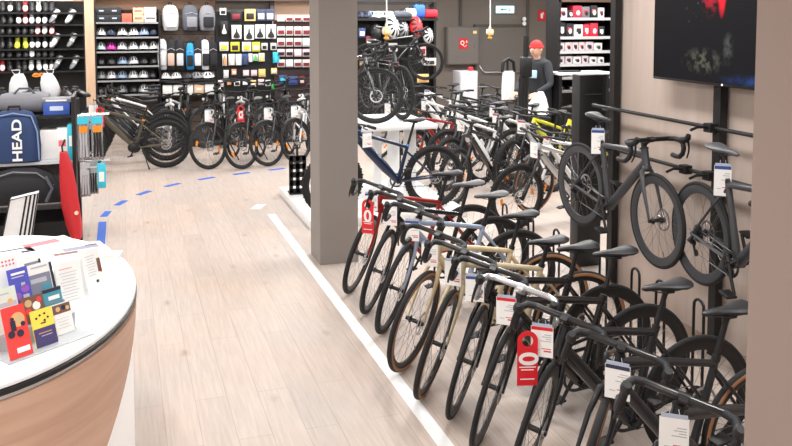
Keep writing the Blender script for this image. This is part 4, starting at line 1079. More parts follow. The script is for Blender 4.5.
MB().disc((cw*.40, -.118, ch*.5), .03, .03, 12).build('lock', STEEL, r)
MB().box((cw*.36, -.113, ch*.86), (.09, .006, .06)).build('small_label', PYB, r)
# exit sign
p = wx(503.5, 9.5); s = (wx(504.5, 9.5) - p).length
r = thing('exit_sign', 'lit pale cyan exit sign above the grey door', 'sign', (p.x, YB - .14, p.z))
MB().rbox((0, 0, 0), (17.5*s, .05, 6.5*s), .008).build('housing', mat('exit_glow', (190, 236, 246), .4, var=0, emit=1.1), r)
MB().box((0, .06, .0), (.1, .08, .05)).build('bracket', DSTEEL, r)
GRN = mat('exit_green', (40, 150, 150), .5)
m = MB(); y = -.0265; m.tube([(-.08, y, 0), (.03, y, 0)], .014, 5); m.add([(-.13, y - .002, 0), (-.07, y - .002, .042), (-.07, y - .002, -.042)], [(0, 1, 2)]); m.ell((.09, y, .035), (.014, .004, .014), 8, 4); m.tube([(.09, y, .02), (.1, y, -.02), (.07, y, -.045)], .01, 5); m.tube([(.1, y, -.02), (.13, y, -.045)], .008, 5)
m.build('arrow_pictogram', GRN, r)
# red fire sign and small round signs
p = wx(542.5, 15.5); o = MB().box((0, 0, 0), (.2, .01, .24)).build('fire_sign', SIGNR, None, (p.x, YB - .02, p.z)); tag(o, 'square red fire extinguisher sign on the grey wall right of the door', 'sign')
m = MB(); m.tube([(0, -.008, -.07), (0, -.008, .05)], .03, 8); m.tube([(0, -.008, .06), (.04, -.008, .075), (.05, -.008, .02)], .007, 5); m.build('extinguisher_pictogram', WHT, o)
for i, y in enumerate((19, 23.5)):
    p = wx(524, y); o = MB().disc((0, 0, 0), .05, .02, 16).build('wall_sensor', WHT, None, (p.x, YB - .075, p.z)); tag(o, 'small round white fitting above the door corner, %s of two' % ('upper', 'lower')[i], 'fitting', 'round fittings at the door corner')
# conduit pipes
for px, lb in ((461, 'thin grey pipe up the wall above the fire hose cabinet'), (528, 'dark pipe along the right edge of the door')):
    p = wx(px, 10); o = MB().tube([(0, 0, 0), (0, 0, 3.38 - (2.12 if px == 461 else .2))], .03, 8).build('wall_pipe', FRM, None, (p.x, YB - .05, 2.12 if px == 461 else .2)); tag(o, lb, 'pipe')
# pale box by the door
p = ony(467, 83, 15.9); s = (ony(468, 83, 15.9) - p).length; top = ony(467, 71, 15.9).z
r = thing('storage_cabinet', 'pale grey upright cabinet before the fire hose cabinet', 'cabinet', (p.x, 16.0, 0))
MB().rbox((0, 0, top/2), (17.5*s, .4, top), .012).build('body', mat('pale_lilac_grey', (200, 200, 206), .5), r)
MB().box((0, -.203, top*.5), (16*s, .008, top*.9)).build('cabinet_door', mat('pale_lilac_door', (208, 208, 214), .5), r)
o = MB().rbox((0, 0, .04), (.1, .1, .08), .02).build('alarm_button', HRD, None, (p.x + .1, 15.95, top + .001)); tag(o, 'small red box on top of the pale grey cabinet', 'box')
# hanging yellow sockets
for px, py, Y, lb in ((386.5, 31, 9.4, 'yellow socket block hanging on a cable in front of the helmet rack'), (490, 32, 11.0, 'yellow socket block hanging on a cable in front of the grey door')):
    p = ony(px, py, Y); r = thing('hanging_socket', lb, 'hanging socket', p)
    YS_ = mat('socket_yellow', (236, 208, 130), .4)
    m = MB(); m.rbox((0, 0, -.0), (.085, .085, .085), .012); m.build('body', YS_, r)
    for s in (-1, 1):
        MB().disc((s*.045, 0, 0), .024, .012, 14, 'x').build('outlet', WHT, r); MB().disc((0, s*.045, 0), .024, .012, 14, 'y').build('outlet', WHT, r)
    m = MB(); m.disc((0, 0, -.052), .02, .03, 12, 'z'); m.ell((0, 0, -.085), (.035, .035, .02), 12, 6); m.build('ring_pull', mat('socket_orange', (226, 160, 50), .4), r)
    m = MB(); m.tube([(0, 0, .04), (.004, 0, .09), (0, 0, .5), (0, 0, 3.38 - p.z)], .009, 8); m.ell((0, 0, .06), (.018, .018, .03), 10, 6); m.build('cable', mat('cable_white', (222, 222, 222), .5), r)

# ================================================================== DISPLAY SHELVES ON THE RIGHT
YD = 11.7
def dx(px, py, Y=YD): return ony(px, py, Y)
x0, x1 = dx(557, 30).x + .03, dx(618, 30).x
zs = [dx(585, y).z for y in (18.2, 37, 51.3, 64, 77, 90)]
r = thing('display_shelf', 'black shelf unit with grey shelves of boxes beyond the TV wall', 'shelf', ((x0 + x1)/2, YD + .2, 0)); w_ = x1 - x0
MB().box((0, .19, 1.3), (w_, .02, 2.6)).build('back_panel', SHB, r)
for s in (-1, 1): MB().box((s*(w_/2 - .015), 0, 1.3), (.05, .4, 2.6)).build('upright', SHB, r)
for z in zs:
    m = MB(); m.box((0, 0, z - .015), (w_ - .06, .38, .03)); m.box((0, -.195, z - .012), (w_ - .06, .012, .045), 1); m.build('shelf_board', [SHB, mat('shelf_lip_light', (190, 190, 192), .4)], r)
MB().box((0, -.0, 2.58), (w_, .4, .05)).build('top_beam', mat('beam_brown2', (86, 66, 54), .6), r)
PINKB = mat('box_pale_pink', (226, 206, 212), .5)
rowsd = [[(564, 9, 9, PINKB, CHR), (572, 5, 7, CBK, PAPER), (578.5, 9, 11, CHR, CHR), (587, 8, 10, CGR, CHR), (595, 7, 11, CBK, CRD), (602.5, 6, 9, CWH, CHR)],
         [(563, 8, 13, CBK, PAPER), (571, 7, 12, CBK, CHR), (580, 9, 11, CWH, CBK), (588, 6, 11, CHR, PAPER), (595.5, 8, 12, CHR, CHR), (603, 6, 9, CBK, PAPER)],
         [(562, 8, 8, CPK, CGR), (570, 7, 8, CPK, CRD), (577, 6, 8, PINKB, CBK), (583.5, 6, 8, CPK, CRD), (591, 8, 8, PINKB, CBK), (600, 8, 7, CWH, CGR)],
         [(562, 8, 7, CPK, CGR), (570.5, 7, 7, CPK, CBK), (579, 8, 6.5, CWH, CGR), (587, 6, 7, PINKB, CBK), (595, 7, 6, CWH, CGR), (603, 6, 5.5, CWH, CGR)]]
for ri, rw_ in enumerate(rowsd):
    for ci, (px, wp, hp, m_, face) in enumerate(rw_):
        p = dx(px, 30); s = (dx(px + 1, 30) - p).length
        nm = {CHR: 'red', CBK: 'black', CWH: 'white', CGR: 'grey', PINKB: 'pale pink', CPK: 'pinkish white'}[m_]
        product_box('%s box, %s from the left, %s display shelf from the top' % (nm, ORD[ci], ORD[ri]), (p.x, YD + .14, zs[ri] + .001), (wp*s*.95, .2, hp*s), m_, face, .55, .3, 'boxes on the display shelves', 0, 'box', PAPER if m_ in (CBK, CHR) else CBK)
for ri in (4, 5):
    for ci in range(4):
        p = dx(563 + 11*ci, 30); s = .0126
        product_box('dark low box, %s from the left, %s display shelf from the top' % (ORD[ci], ORD[ri]), (p.x, YD + .14, zs[ri] + .001), (.12, .2, .07), CBK, PAPER, .5, .4, 'boxes on the display shelves')
# workbench, black stand, hung white sheet and person
p = ony(560, 72, 11.3); zt3 = p.z
x0, x1 = ony(553, 72, 11.3).x, ony(604, 72, 11.3).x
r = thing('workbench', 'narrow workbench with pale top below the display shelves', 'table', ((x0 + x1)/2, 11.3, 0))
MB().rbox((0, 0, zt3 - .02), (x1 - x0, .4, .04), .008).build('tabletop', LAM, r)
for s in (-1, 1): MB().box((s*((x1 - x0)/2 - .04), 0, (zt3 - .04)/2), (.05, .34, zt3 - .04)).build('leg', BLK, r)
o = MB().rbox((0, 0, .012), (.34, .13, .022), .006).build('keyboard', BLK, None, (x0 + .25, 11.25, zt3 + .001)); tag(o, 'black keyboard on the pale workbench', 'keyboard')
p = ony(526, 60, 10.8)
zt4 = ony(530.5, 36, 10.8).z
r = thing('bike_fitting_stand', 'tall black post stand with round column beside the person in red cap', 'stand', (p.x, 10.8, 0))
m = MB(); m.tube([(0, 0, .02), (0, 0, zt4)], .042, 12); m.build('post', BLK, r)
MB().rbox((0, -.0, zt4 - .45), (.15, .15, .3), .03).build('head_box', BLK, r); MB().rbox((0, 0, .015), (.3, .3, .03), .01).build('base', BLK, r)
m = MB(); m.tube([(-.07, -.02, zt4 - .6), (-.07, -.02, .03)], .05, 12); m.build('lower_column', BLK, r)
p = ony(509.5, 90, 13.2); s = (ony(510.5, 90, 13.2) - p).length; za, zb = ony(509, 71, 13.2).z, ony(509, 100, 13.2).z
r = thing('hung_sheet', 'white printed sheet hanging from a dark rail left of the tall black stand', 'sheet', (p.x, 13.25, 0))
m = MB(); n = 8
rings = [[V(((-.5 + i/n)*13*s*(1 - .1*(k/4)), .015*math.sin(i*1.7 + k), zb + (za - zb)*k/4)) for i in range(n + 1)] + [V(((-.5 + i/n)*13*s*(1 - .1*(k/4)), .015*math.sin(i*1.7 + k) + .006, zb + (za - zb)*k/4)) for i in range(n, -1, -1)] for k in range(5)]
m.loft(rings); m.build('sheet', BWH, r)
m = MB(); m.tube([(-.12, .01, za - .02), (-.1, .01, za + .15), (0, 0, za + .22), (.1, 0, za + .15), (.12, .01, za - .02)], .03, 8); m.build('clamp', BLK, r)
m = MB(); m.tube([(0, .04, .02), (0, .04, za + .2)], .02, 8); m.box((0, .04, .01), (.35, .35, .02)); m.build('stand', BLK, r)

def person():
    p = ony(544, 60, 11.4)
    r = thing('person', 'person in a red cap and dark jacket leaning over the bicycles by the workbench', 'person', (p.x, 11.5, 0), R_(-62))
    top = ony(541, 39, 11.5).z
    k = top/1.78
    # body: one skinned figure, facing -y
    me = bpy.data.meshes.new('body')
    J = [((0, 0, .98), .15, None), ((0, -.02, 1.15), .145, 0), ((0, -.05, 1.34), .165, 1), ((0, -.07, 1.46), .1, 2), ((0, -.09, 1.53), .055, 3),
         ((.16, -.06, 1.42), .075, 2), ((.25, -.13, 1.16), .05, 5), ((.18, -.36, 1.06), .038, 6), ((-.16, -.06, 1.42), .075, 2), ((-.26, -.12, 1.17), .05, 8), ((-.16, -.36, 1.05), .038, 9),
         ((.1, 0, .88), .1, 0), ((.11, -.03, .5), .07, 11), ((.11, .02, .1), .05, 12), ((.11, -.14, .05), .045, 13), ((-.1, 0, .88), .1, 0), ((-.11, -.02, .5), .07, 15), ((-.11, .03, .1), .05, 16), ((-.11, -.13, .05), .045, 17)]
    me.from_pydata([V(j[0])*k for j in J], [(i, j[2]) for i, j in enumerate(J) if j[2] is not None], [])
    o = link('body', me, r); o.modifiers.new('skin', 'SKIN'); 
    for i, j in enumerate(J): me.skin_vertices[0].data[i].radius = (j[1]*k*(1.15 if i in (0, 1, 2) else 1), j[1]*k*(.8 if i in (0, 1, 2) else 1)); me.skin_vertices[0].data[i].use_root = (i == 0)
    s = o.modifiers.new('sub', 'SUBSURF'); s.levels = 2; s.render_levels = 2
    me.materials.append(mat('jacket_dark', (40, 42, 48), .8))
    SKIN = mat('skin', (214, 168, 146), .6)
    H = V((0, -.12, 1.64))*k; m = MB()
    m.ell(H, (.078*k, .095*k, .115*k), 16, 12); m.ell(H + V((0, -.1, -.01))*k, (.014*k, .024*k, .022*k), 8, 6)
    for sx in (-1, 1): m.ell(H + V((sx*.08, .01, -.005))*k, (.012*k, .022*k, .03*k), 8, 6)
    m.tube([H + V((0, .01, -.08))*k, V((0, -.085, 1.5))*k], .05*k, 10)
    hd = m.build('head', SKIN, r)
    m = MB()
    for sx in (-1, 1): m.ell(H + V((sx*.03, -.084, .012))*k, (.01*k, .008*k, .007*k), 8, 6)
    m.build('eyes', BLK, hd)
    m = MB(); m.tube([H + V((-.025, -.084, -.05))*k, H + V((0, -.09, -.052))*k, H + V((.025, -.084, -.05))*k], .005*k, 5); m.build('mouth', mat('lips', (160, 90, 84), .6), hd)
    m = MB(); m.ell(H + V((0, .008, .03))*k, (.088*k, .104*k, .1*k), 16, 8, 0, 0, 90); m.tube([H + V((0, .01, .03))*k + V((math.cos(a)*.084, math.sin(a)*.1, 0))*k for a in [2*PI*i/16 for i in range(16)]], .014*k, 6, closed=True)
    m.build('cap', mat('cap_red', (208, 40, 40), .8), r)
    for sx, w_ in ((1, V((.18, -.36, 1.06))), (-1, V((-.16, -.36, 1.05)))):
        m = MB(); w_ = w_*k; d = V((-sx*.1, -.9, -.35)).normalized()
        m.rbox(w_ + d*.045*k, (.07*k, .085*k, .026*k), .01*k, rot=rotx(R_(20)))
        for q in range(4):
            b0 = w_ + d*.085*k + V(((q - 1.5)*.017*k, 0, 0)); ln = (.06, .07, .065, .05)[q]*k
            m.tube([b0, b0 + d*ln*.5 + V((0, 0, -.004*k)), b0 + d*ln*.9 + V((0, 0, -.02*k))], [.0085*k, .008*k, .0065*k], 8)
        b0 = w_ + d*.03*k + V((-sx*.035*k, 0, 0)); m.tube([b0, b0 + V((-sx*.025, -.03, -.01))*k, b0 + V((-sx*.03, -.055, -.025))*k], [.011*k, .01*k, .008*k], 8)
        m.build('hand', SKIN, r)
    m = MB(); m.rbox(V((0, -.19, 1.3))*k, (.13*k, .02*k, .11*k), .01*k); m.build('shirt_print', mat('shirt_light_blue', (170, 206, 226), .8), r)
person()
# white cloth over a bicycle near the person
p = ony(540, 103, 10.9); s = (ony(541, 103, 10.9) - p).length
m = MB(); rings = []
for z, w_, d in ((ony(540, 113, 10.9).z, 17, .28), (ony(540, 106, 10.9).z, 14, .24), (ony(540, 98, 10.9).z, 8, .16), (ony(540, 92, 10.9).z, 3, .06)):
    rings.append([V((w_*s/2*math.cos(a)*(1 + .08*math.sin(5*a)) + (z - p.z)*.25, d*math.sin(a), z)) for a in [2*PI*q/20 for q in range(20)]])
m.loft(rings); r = m.build('draped_cloth', BWH, None, (p.x, 10.95, 0)); tag(r, 'white cloth draped over a stand behind the lime bicycles', 'cloth')
m = MB(); m.tube([(0, 0, 0.01), (0, 0, rings[0][0].z + .02)], .03, 8); m.box((0, 0, .012), (.4, .4, .024)); m.build('stand', BLK, r)

# ================================================================== SERVICE COUNTER
CX, CY, CA, CB = -.75, 4.5, .795, 1.2
def cpt(t, ins=0.0): return ((CA - ins)*math.cos(t), (CB - ins)*math.sin(t))
def oval(ins, z, n=72): return [V((*cpt(2*PI*i/n, ins), z)) for i in range(n)]
r = thing('service_counter', 'oval service counter with white top, black rim and pale wood cladding', 'counter', (CX, CY, 0))
m = MB(); m.loft([oval(.014, .926), oval(.003, .929), oval(0, .932), oval(0, .945), oval(.004, .95)]); m.build('countertop', mat('counter_white', (238, 240, 242), .3), r)
m = MB(); m.loft([oval(.012, .898), oval(.004, .9), oval(-.003, .904), oval(-.003, .922), oval(.002, .926)]); m.build('edge_band', mat('edge_black', (28, 28, 30), .4), r)
m = MB(); m.loft([oval(.022, 0), oval(.022, .9)]); m.build('body', mat('counter_body_white', (250, 251, 252), .4), r)
m = MB(); rings = []
for j in range(13):
    z = .03 + .85*j/12; f = j/12
    t1 = R_(-63 + 58.6*f); t0 = R_(-150)
    rings.append([V((*cpt(t0 + (t1 - t0)*i/40, .020), z)) for i in range(41)] + [V((*cpt(t0 + (t1 - t0)*i/40, -.002), z)) for i in range(40, -1, -1)])
CLAD = wood_mat('cladding_wood', (190, 152, 130), (204, 168, 146), (.8, .8, 10), .5)
m.loft(rings); m.build('wood_cladding', CLAD, r, ang=30)
TOP = .951
# leaflet rack on the counter
e1 = V((.8, .6, 0)); nf = V((.6, -.8, 0)); RZ = math.atan2(.6, .8)
def local_px(px, py, z): return onz(px, py, z)
rk = local_px(38, 330, TOP); 
rk_c = V((-.335, 3.93, TOP))
r = thing('leaflet_rack', 'clear stepped rack holding leaflets on the white counter', 'rack', (-.38, 3.80, TOP), RZ)
m = MB()
for i, (y, z, xc) in enumerate(((-.08, .004, -.02), (.03, .073, .0), (.12, .113, .01), (.22, .196, .02))): m.box((xc, y, z/2), (.36, .10, z))
m.build('steps', mat('acrylic_clear', (232, 238, 242), .12, var=0, trans=.5), r)
m = MB(); m.box((-.01, .06, .003), (.39, .42, .005)); m.build('base', MATS['acrylic_clear'], r)
def leaflet(label, px, py, wpx, hpx, z, base, deco, tilt=16, thick=.006, name='leaflet', cat='leaflet', yaw=0.0, grp=None):
    p = onz(px, py, z); s = (p - V((0, 0, HC))).dot(V((math.sin(PSI), math.cos(PSI), 0)))/F
    w_, h = wpx*s*1.08, hpx*s*1.03
    o = MB().box((0, 0, h/2), (w_, thick, h)).build(name, base, None, p, (R_(-tilt), 0, RZ + yaw)); tag(o, label, cat, grp)
    groups = {}
    for (kind, u, v, a, b, mm) in deco:
        q = groups.setdefault(mm.name, (MB(), mm))[0]; y = -thick/2 - .0006 - .0004*len(groups)
        if kind == 'r': q.box((u*w_, y, v*h), (a*w_, .0008, b*h))
        else: q.disc((u*w_, y, v*h), a*w_, .0008, 18)
    for q, mm in groups.values(): q.build('print', mm, o)
    return o
INK = mat('ink_dark', (40, 40, 60), .6); LRED = mat('leaflet_red', (226, 64, 60), .5); LOR = mat('leaflet_orange', (242, 170, 110), .5); LYE = mat('leaflet_yellow', (244, 222, 84), .5); LPU = mat('leaflet_navy_purple', (70, 62, 110), .5); LTE = mat('leaflet_teal', (70, 150, 170), .5)
LBL = mat('leaflet_blue', (80, 84, 190), .5); LMG = mat('leaflet_violet', (150, 90, 190), .5); LGR = mat('leaflet_grey_photo', (130, 132, 150), .6); LBR = mat('leaflet_brown_photo', (120, 82, 70), .6); LSK = mat('leaflet_sand_photo', (206, 176, 130), .6); LGN = mat('leaflet_pale_green', (214, 224, 214), .6); PRT = mat('print_grey', (186, 186, 196), .6); PRR = mat('print_red', (230, 110, 120), .6)
lines = lambda n, v0, dv, w=.7: [('r', -.02, v0 - dv*i, w*(1 - .12*(i % 3)), .012, PRT) for i in range(n)]
leaflet('red leaflet with an orange sun and a cyclist silhouette, nearest the counter edge', 22, 357, 23, 51, TOP + .006, LRED, [('c', .12, .72, .3, 0, LOR), ('c', .16, .72, .17, 0, LSK), ('r', -.12, .62, .22, .2, INK), ('c', -.12, .75, .08, 0, INK), ('c', -.26, .47, .15, 0, INK), ('c', .12, .45, .15, 0, INK), ('c', .3, .62, .1, 0, INK), ('r', .12, .14, .56, .1, PAPER)], 18, yaw=.0)
leaflet('yellow and dark purple leaflet with black dots beside the red one', 47.5, 345, 22, 36, TOP + .006, LYE, [('r', 0, .25, 1.0, .5, LPU), ('c', -.28, .78, .05, 0, INK), ('c', -.1, .84, .05, 0, INK), ('c', .12, .86, .05, 0, INK), ('c', .25, .74, .05, 0, INK), ('c', .08, .68, .05, 0, INK), ('r', 0, .62, .24, .03, INK), ('r', 0, .36, .6, .02, LOR), ('r', .05, .28, .5, .02, PRT)], 18)
leaflet('white leaflet with a photo strip at its top, beside the yellow one', 66, 333, 19, 30, TOP + .006, PAPER, [('r', 0, .82, .96, .3, LBR), ('c', -.2, .82, .12, 0, LSK), ('c', .1, .84, .12, 0, INK), ('c', .32, .8, .1, 0, LSK)] + lines(4, .5, .1), 18)
leaflet('leaflet with a crowd photo behind the yellow one', 36, 322, 22, 26, TOP + .075, LBR, [('c', -.2, .75, .16, 0, LSK), ('c', .15, .6, .18, 0, PAPER), ('c', .3, .8, .12, 0, LRED), ('c', -.25, .45, .14, 0, LRED)], 18)
leaflet('teal photo leaflet in the second tier behind the photo strip leaflet', 55.5, 312, 19, 24, TOP + .078, LTE, [('r', 0, .92, 1, .14, INK), ('r', .05, .6, .6, .16, PAPER), ('r', 0, .4, .9, .06, LGR)], 18)
leaflet('pale green and white leaflet behind the red one', 11, 332, 24, 44, TOP + .075, LGN, [('r', -.1, .86, .6, .03, PRT), ('r', 0, .62, .9, .1, PRT), ('c', .2, .68, .1, 0, LOR)], 18)
leaflet('purple and blue leaflet standing in the third tier', 25, 311, 20, 43, TOP + .115, LBL, [('r', 0, .88, .7, .05, PAPER), ('r', -.05, .8, .6, .03, PRT), ('c', .2, .5, .2, 0, LMG), ('c', -.2, .36, .18, 0, LMG), ('r', .15, .6, .2, .1, PRT), ('r', .2, .3, .3, .14, PRT)], 18)
leaflet('grey photo magazine standing beside the purple leaflet', 45, 300, 27, 37, TOP + .125, PAPER, [('r', -.06, .42, .84, .6, LGR), ('r', .44, .5, .1, .9, INK), ('r', -.1, .55, .6, .12, PRT), ('r', .15, .36, .3, .14, LTE), ('r', 0, .9, .6, .04, PRT)], 18)
leaflet('white leaflet with rows of red dots in the rear tier', 11, 290, 22, 34, TOP + .2, PAPER, [('c', -.32 + .16*i, .84 - .11*j, .045, 0, PRR) for i in range(5) for j in range(2)], 18)
leaflet('small white leaflet with grey photo behind the grey magazine', 34, 283, 22, 26, TOP + .2, PAPER, [('r', .1, .62, .76, .34, LGR), ('r', .42, .6, .1, .5, INK)], 18)
leaflet('white card with red print at the far end of the rack', 3, 302, 14, 36, TOP + .155, PAPER, [('r', 0, .78, .9, .1, PRR), ('r', 0, .5, .8, .03, PRT)], 18)
# white folded flyers standing beside the rack
def flyer(label, px, py, wpx, hpx, yaw, deco, z=TOP + .001):
    p = onz(px, py, z); s = (p - V((0, 0, HC))).dot(V((math.sin(PSI), math.cos(PSI), 0)))/F
    w_, h = wpx*s, hpx*s; a = R_(14)
    m = MB(); m.box((0, 0, h/2), (w_, .004, h), 0, None)
    o = m.build('flyer', PAPER, None, p, (-a, 0, RZ + yaw)); tag(o, label, 'flyer')
    q = MB(); 
    q.box((0, h*math.sin(a)*1.0, h/2*1.0), (w_, .004, h), 0, rotx(2*a)); q.build('back_leaf', PAPER, o)
    g = {}
    for (u, v, aa, b, mm) in deco: g.setdefault(mm.name, (MB(), mm))[0].box((u*w_, -.0028, v*h), (aa*w_, .001, b*h))
    for q, mm in g.values(): q.build('print', mm, o)
flyer('large white printed flyer standing in the middle of the counter', 74, 312, 27, 52, -.1, [(-.1, .86, .5, .012, PRR)] + [(-.02, .78 - .06*i, .7 - .1*(i % 3), .01, PRT) for i in range(10)])
flyer('folded white flyer with a small red photo near the counter tip', 98, 294, 22, 46, .12, [(.36, .62, .2, .3, LBR), (.42, .5, .1, .1, LRED), (.12, .28, .14, .06, INK)] + [(-.1, .86 - .06*i, .5 - .08*(i % 3), .012, PRT) for i in range(8)])
# papers lying flat
def sheet(label, px, py, w_, h, rz, deco, n=1):
    p = onz(px, py, TOP); o = MB().box((0, 0, .002*n), (w_, h, .004*n)).build('paper_sheet', PAPER, None, (p.x, p.y, TOP), (0, 0, rz)); tag(o, label, 'paper')
    g = {}
    for (u, v, a, b, mm) in deco: g.setdefault(mm.name, (MB(), mm))[0].box((u*w_, v*h, .004*n + .0006), (a*w_, b*h, .0008))
    for q, mm in g.values(): q.build('print', mm, o)
sheet('magazine with a pink cover lying flat at the back of the counter', 48, 245, .3, .22, .5, [(-.1, .1, .7, .4, PRR), (.2, -.25, .4, .2, PRT)], 3)
sheet('flat newspaper with dark photos beside the folded flyer', 76, 251, .34, .24, .3, [(.1, .1, .6, .3, LGR), (-.2, -.2, .4, .2, LBR), (.3, .25, .2, .1, INK)], 2)
sheet('pile of folded leaflets at the far tip of the counter', 108, 259, .13, .17, -.2, [(0, .2, .8, .2, PRT), (.1, -.2, .5, .2, LSK)], 6)
sheet('dark edged pad lying behind the leaflet rack', 12, 256, .26, .2, .4, [(0, .42, 1, .12, INK), (.3, 0, .2, .2, INK)], 3)

# ================================================================== GONDOLA BEHIND THE COUNTER
GX, GY = -.47, 9.0
gl = ony(-25, 110, GY).x
r = thing('gondola_shelf', 'black gondola shelf behind the counter carrying bags and boxes', 'shelf', ((gl + GX)/2, GY + .45, 0)); w_ = GX - gl
GRYS = mat('shelf_pale', (206, 210, 216), .5)
z1, z2 = ony(30, 163, GY).z, ony(30, 116, GY + .2).z
MB().box((w_/2 - .015, 0, .76), (.03, .9, 1.52)).build('end_panel', SHB, r)
MB().box((-w_/2 + .015, 0, .76), (.03, .9, 1.52)).build('end_panel', SHB, r)
MB().box((0, .2, .7), (w_ - .06, .02, 1.4)).build('back_panel', mat('panel_white', (232, 234, 238), .6), r)
MB().box((0, -.11, z1 - .015), (w_ - .07, .6, .03)).build('shelf_board', GRYS, r)
MB().box((0, .02, z2 - .015), (w_ - .07, .62, .03)).build('shelf_board', SHB, r)
MB().box((0, -.05, .12), (w_ - .07, .74, .24)).build('plinth', SHB, r)
MB().box((0, -.1, .43), (w_ - .07, .6, .02)).build('shelf_board', GRYS, r)
# HEAD bag
def head_bag():
    p = ony(14, 160, GY - .02)
    r = thing('sports_bag', 'navy blue bag with HEAD in white letters on the gondola shelf', 'bag', (p.x, GY + .12, z1 + .001))
    h = ony(14, 112, GY).z - z1; w2 = (ony(40, 140, GY).x - ony(-12, 140, GY).x)/2
    m = MB(); rings = []
    for z, s, d in ((0, .9, .7), (.03, 1.0, .95), (.3, 1.02, 1), (.65, .95, .95), (.86, .85, .8), (.96, .7, .55), (1, .45, .25)):
        rings.append([V((w2*s*math.copysign(abs(math.cos(a))**.5, math.cos(a)), .14*d*math.copysign(abs(math.sin(a))**.6, math.sin(a)), h*z)) for a in [2*PI*q/24 for q in range(24)]])
    m.loft(rings); m.build('body', BNV, r)
    m = MB(); m.tube([(-w2*.7, -.1, h*.9), (0, -.11, h*.97), (w2*.7, -.1, h*.9), (w2*.93, -.12, h*.6), (w2*.98, -.13, h*.05)], .008, 6); m.build('piping', mat('piping_light', (120, 140, 176), .7), r)
    m = MB(); m.tube([(-.06, 0, h*.98), (-.05, 0, h*1.08), (.05, 0, h*1.08), (.06, 0, h*.98)], .014, 6); m.build('carry_handle', BBK, r)
    o = link('lettering', text_mesh('HEAD', .155, WHT, .002), r, (w2*.16, -.146, h*.45), (R_(90), R_(-90), 0)); o.scale = (1.05, .8, 1)
    return r
head_bag()
def near(px, py, Y): return ony(px, py, Y)
p = near(22, 112, GY + .15); soft_bag('grey fabric bag lying on top of the gondola behind the navy bag', (p.x + .0, GY + .5, z2 + .001), (.5, .34, .22), BMG, BDG)
p = near(58, 109, GY + .1); s = (near(59, 109, GY + .1) - p).length
o = product_box('blue printed box on the gondola top beside the grey bag', (p.x - .02, GY + .3, z2 + .001), (27*s, .25, .13), mat('box_royal_blue', (52, 84, 168), .5), mat('label_sky', (196, 208, 230), .5), .5, .35)
product_box('flat pale box lying on the blue printed box', (p.x - .02, GY + .3, z2 + .132), (30*s, .24, .04), CGR, PAPER, .7, .4)
p = near(44, 150, GY); product_box('white carton on the gondola shelf beside the navy bag', (near(49, 150, GY).x, GY + .3, z1 + .001), (.19, .25, .3), CWH, PAPER, .6, .3)
p = near(63, 150, GY); product_box('white box with pink print standing at the shelf end', (near(62, 150, GY).x, GY + .16, z1 + .001), (.1, .2, .32), CWH, PRR, .7, .2)
product_box('tall cyan box at the very end of the gondola shelf', (near(70.5, 150, GY).x, GY + .14, z1 + .001), (.055, .2, .36), PCY, PAPER, .5, .3)
# white helmets and shoes on the gondola top, further back
HBIG = HM['w']
for i, (px, lb) in enumerate(((17, 'white shoe cover bag on the gondola top, the left of two'), (51, 'white shoe cover bag on the gondola top, the right of two'))):
    p = near(px, 95, GY + .7); h = .24
    m = MB(); rings = []
    for z, w2, d in ((0, .085, .07), (.06, .1, .09), (.16, .088, .08), (.22, .07, .06), (.26, .04, .04)):
        rings.append([V((w2*math.cos(a)*(1 + .1*math.sin(3*a + z*20)) - z*.2*(i*2 - 1)*.5, d*math.sin(a)*(1 + .08*math.cos(4*a)), z)) for a in [2*PI*q/18 for q in range(18)]])
    m.loft(rings); o = m.build('cloth_bag', BWH, None, (p.x, GY + .74, z2 + .14)); tag(o, lb, 'bag')
    q = MB(); q.tube([(-.02, 0, .25), (-.05, -.02, .3), (.03, .02, .3), (.02, 0, .25)], .006, 5); q.build('drawstring', BWH, o)
o = MB().rbox((0, 0, .07), (w_*.9, .26, .138), .01).build('riser_box', BBK, None, ((gl + GX)/2, GY + .74, z2 + .001)); tag(o, 'low black riser on the gondola top under the white cloth bags', 'box')
for i, (px, sh) in enumerate(((6, 'k'), (30, 'k'), (38, 'g'), (64, 'k'), (71, 'k'))):
    p = near(px, 98, GY + .7); o = link('cycling_shoe', SH[sh], None, (p.x, GY + .8, z2 + .141), (0, 0, R_(-60 + 25*i))); tag(o, '%s on the gondola riser, %s from the left' % (SHN[sh], ORD[i]), 'shoe', 'shoes on the gondola top')
p = ony(36.5, 76.5, YS - .01); m = MB(); m.tube([V((math.cos(a)*.07, 0, math.sin(a)*.02 + .02)) for a in [2*PI*q/16 for q in range(16)]], .014, 6, closed=True); m.tube([V((.11 + math.cos(a)*.07, .01, math.sin(a)*.025 + .03)) for a in [2*PI*q/16 for q in range(16)]], .014, 6, closed=True); m.tube([(-.05, .01, .05), (.05, .03, .07), (.1, .01, .05)], .014, 6)
o = m.build('cable_lock', ORNG, None, p); tag(o, 'bright orange looped cable lock hanging at the shoe wall foot', 'lock')
# lower shelf: black backpack, striped board
p = near(28, 205, GY); 
rb = thing('backpack', 'black backpack lying in the gondola behind the white striped board', 'backpack', (near(26, 205, GY).x, GY + .05, .441))
m = MB(); rings = []
for x, h, d in ((-.36, .2, .12), (-.3, .33, .18), (-.1, .385, .2), (.1, .37, .2), (.24, .3, .18), (.31, .2, .13), (.34, .08, .06)):
    rings.append([V((x, d*math.cos(a), h/2 + h/2*math.copysign(abs(math.sin(a))**.7, math.sin(a)))) for a in [2*PI*q/16 for q in range(16)]])
m.loft(rings); m.build('body', BBK, rb)
m = MB(); m.tube([(-.3, -.15, .3), (-.1, -.17, .36), (.12, -.17, .34), (.27, -.13, .2)], .008, 6); m.build('piping', BMG, rb)
m = MB(); m.tube([(.2, -.17, .3), (.26, -.2, .18), (.2, -.19, .05)], .016, 6); m.build('strap', BDG, rb)
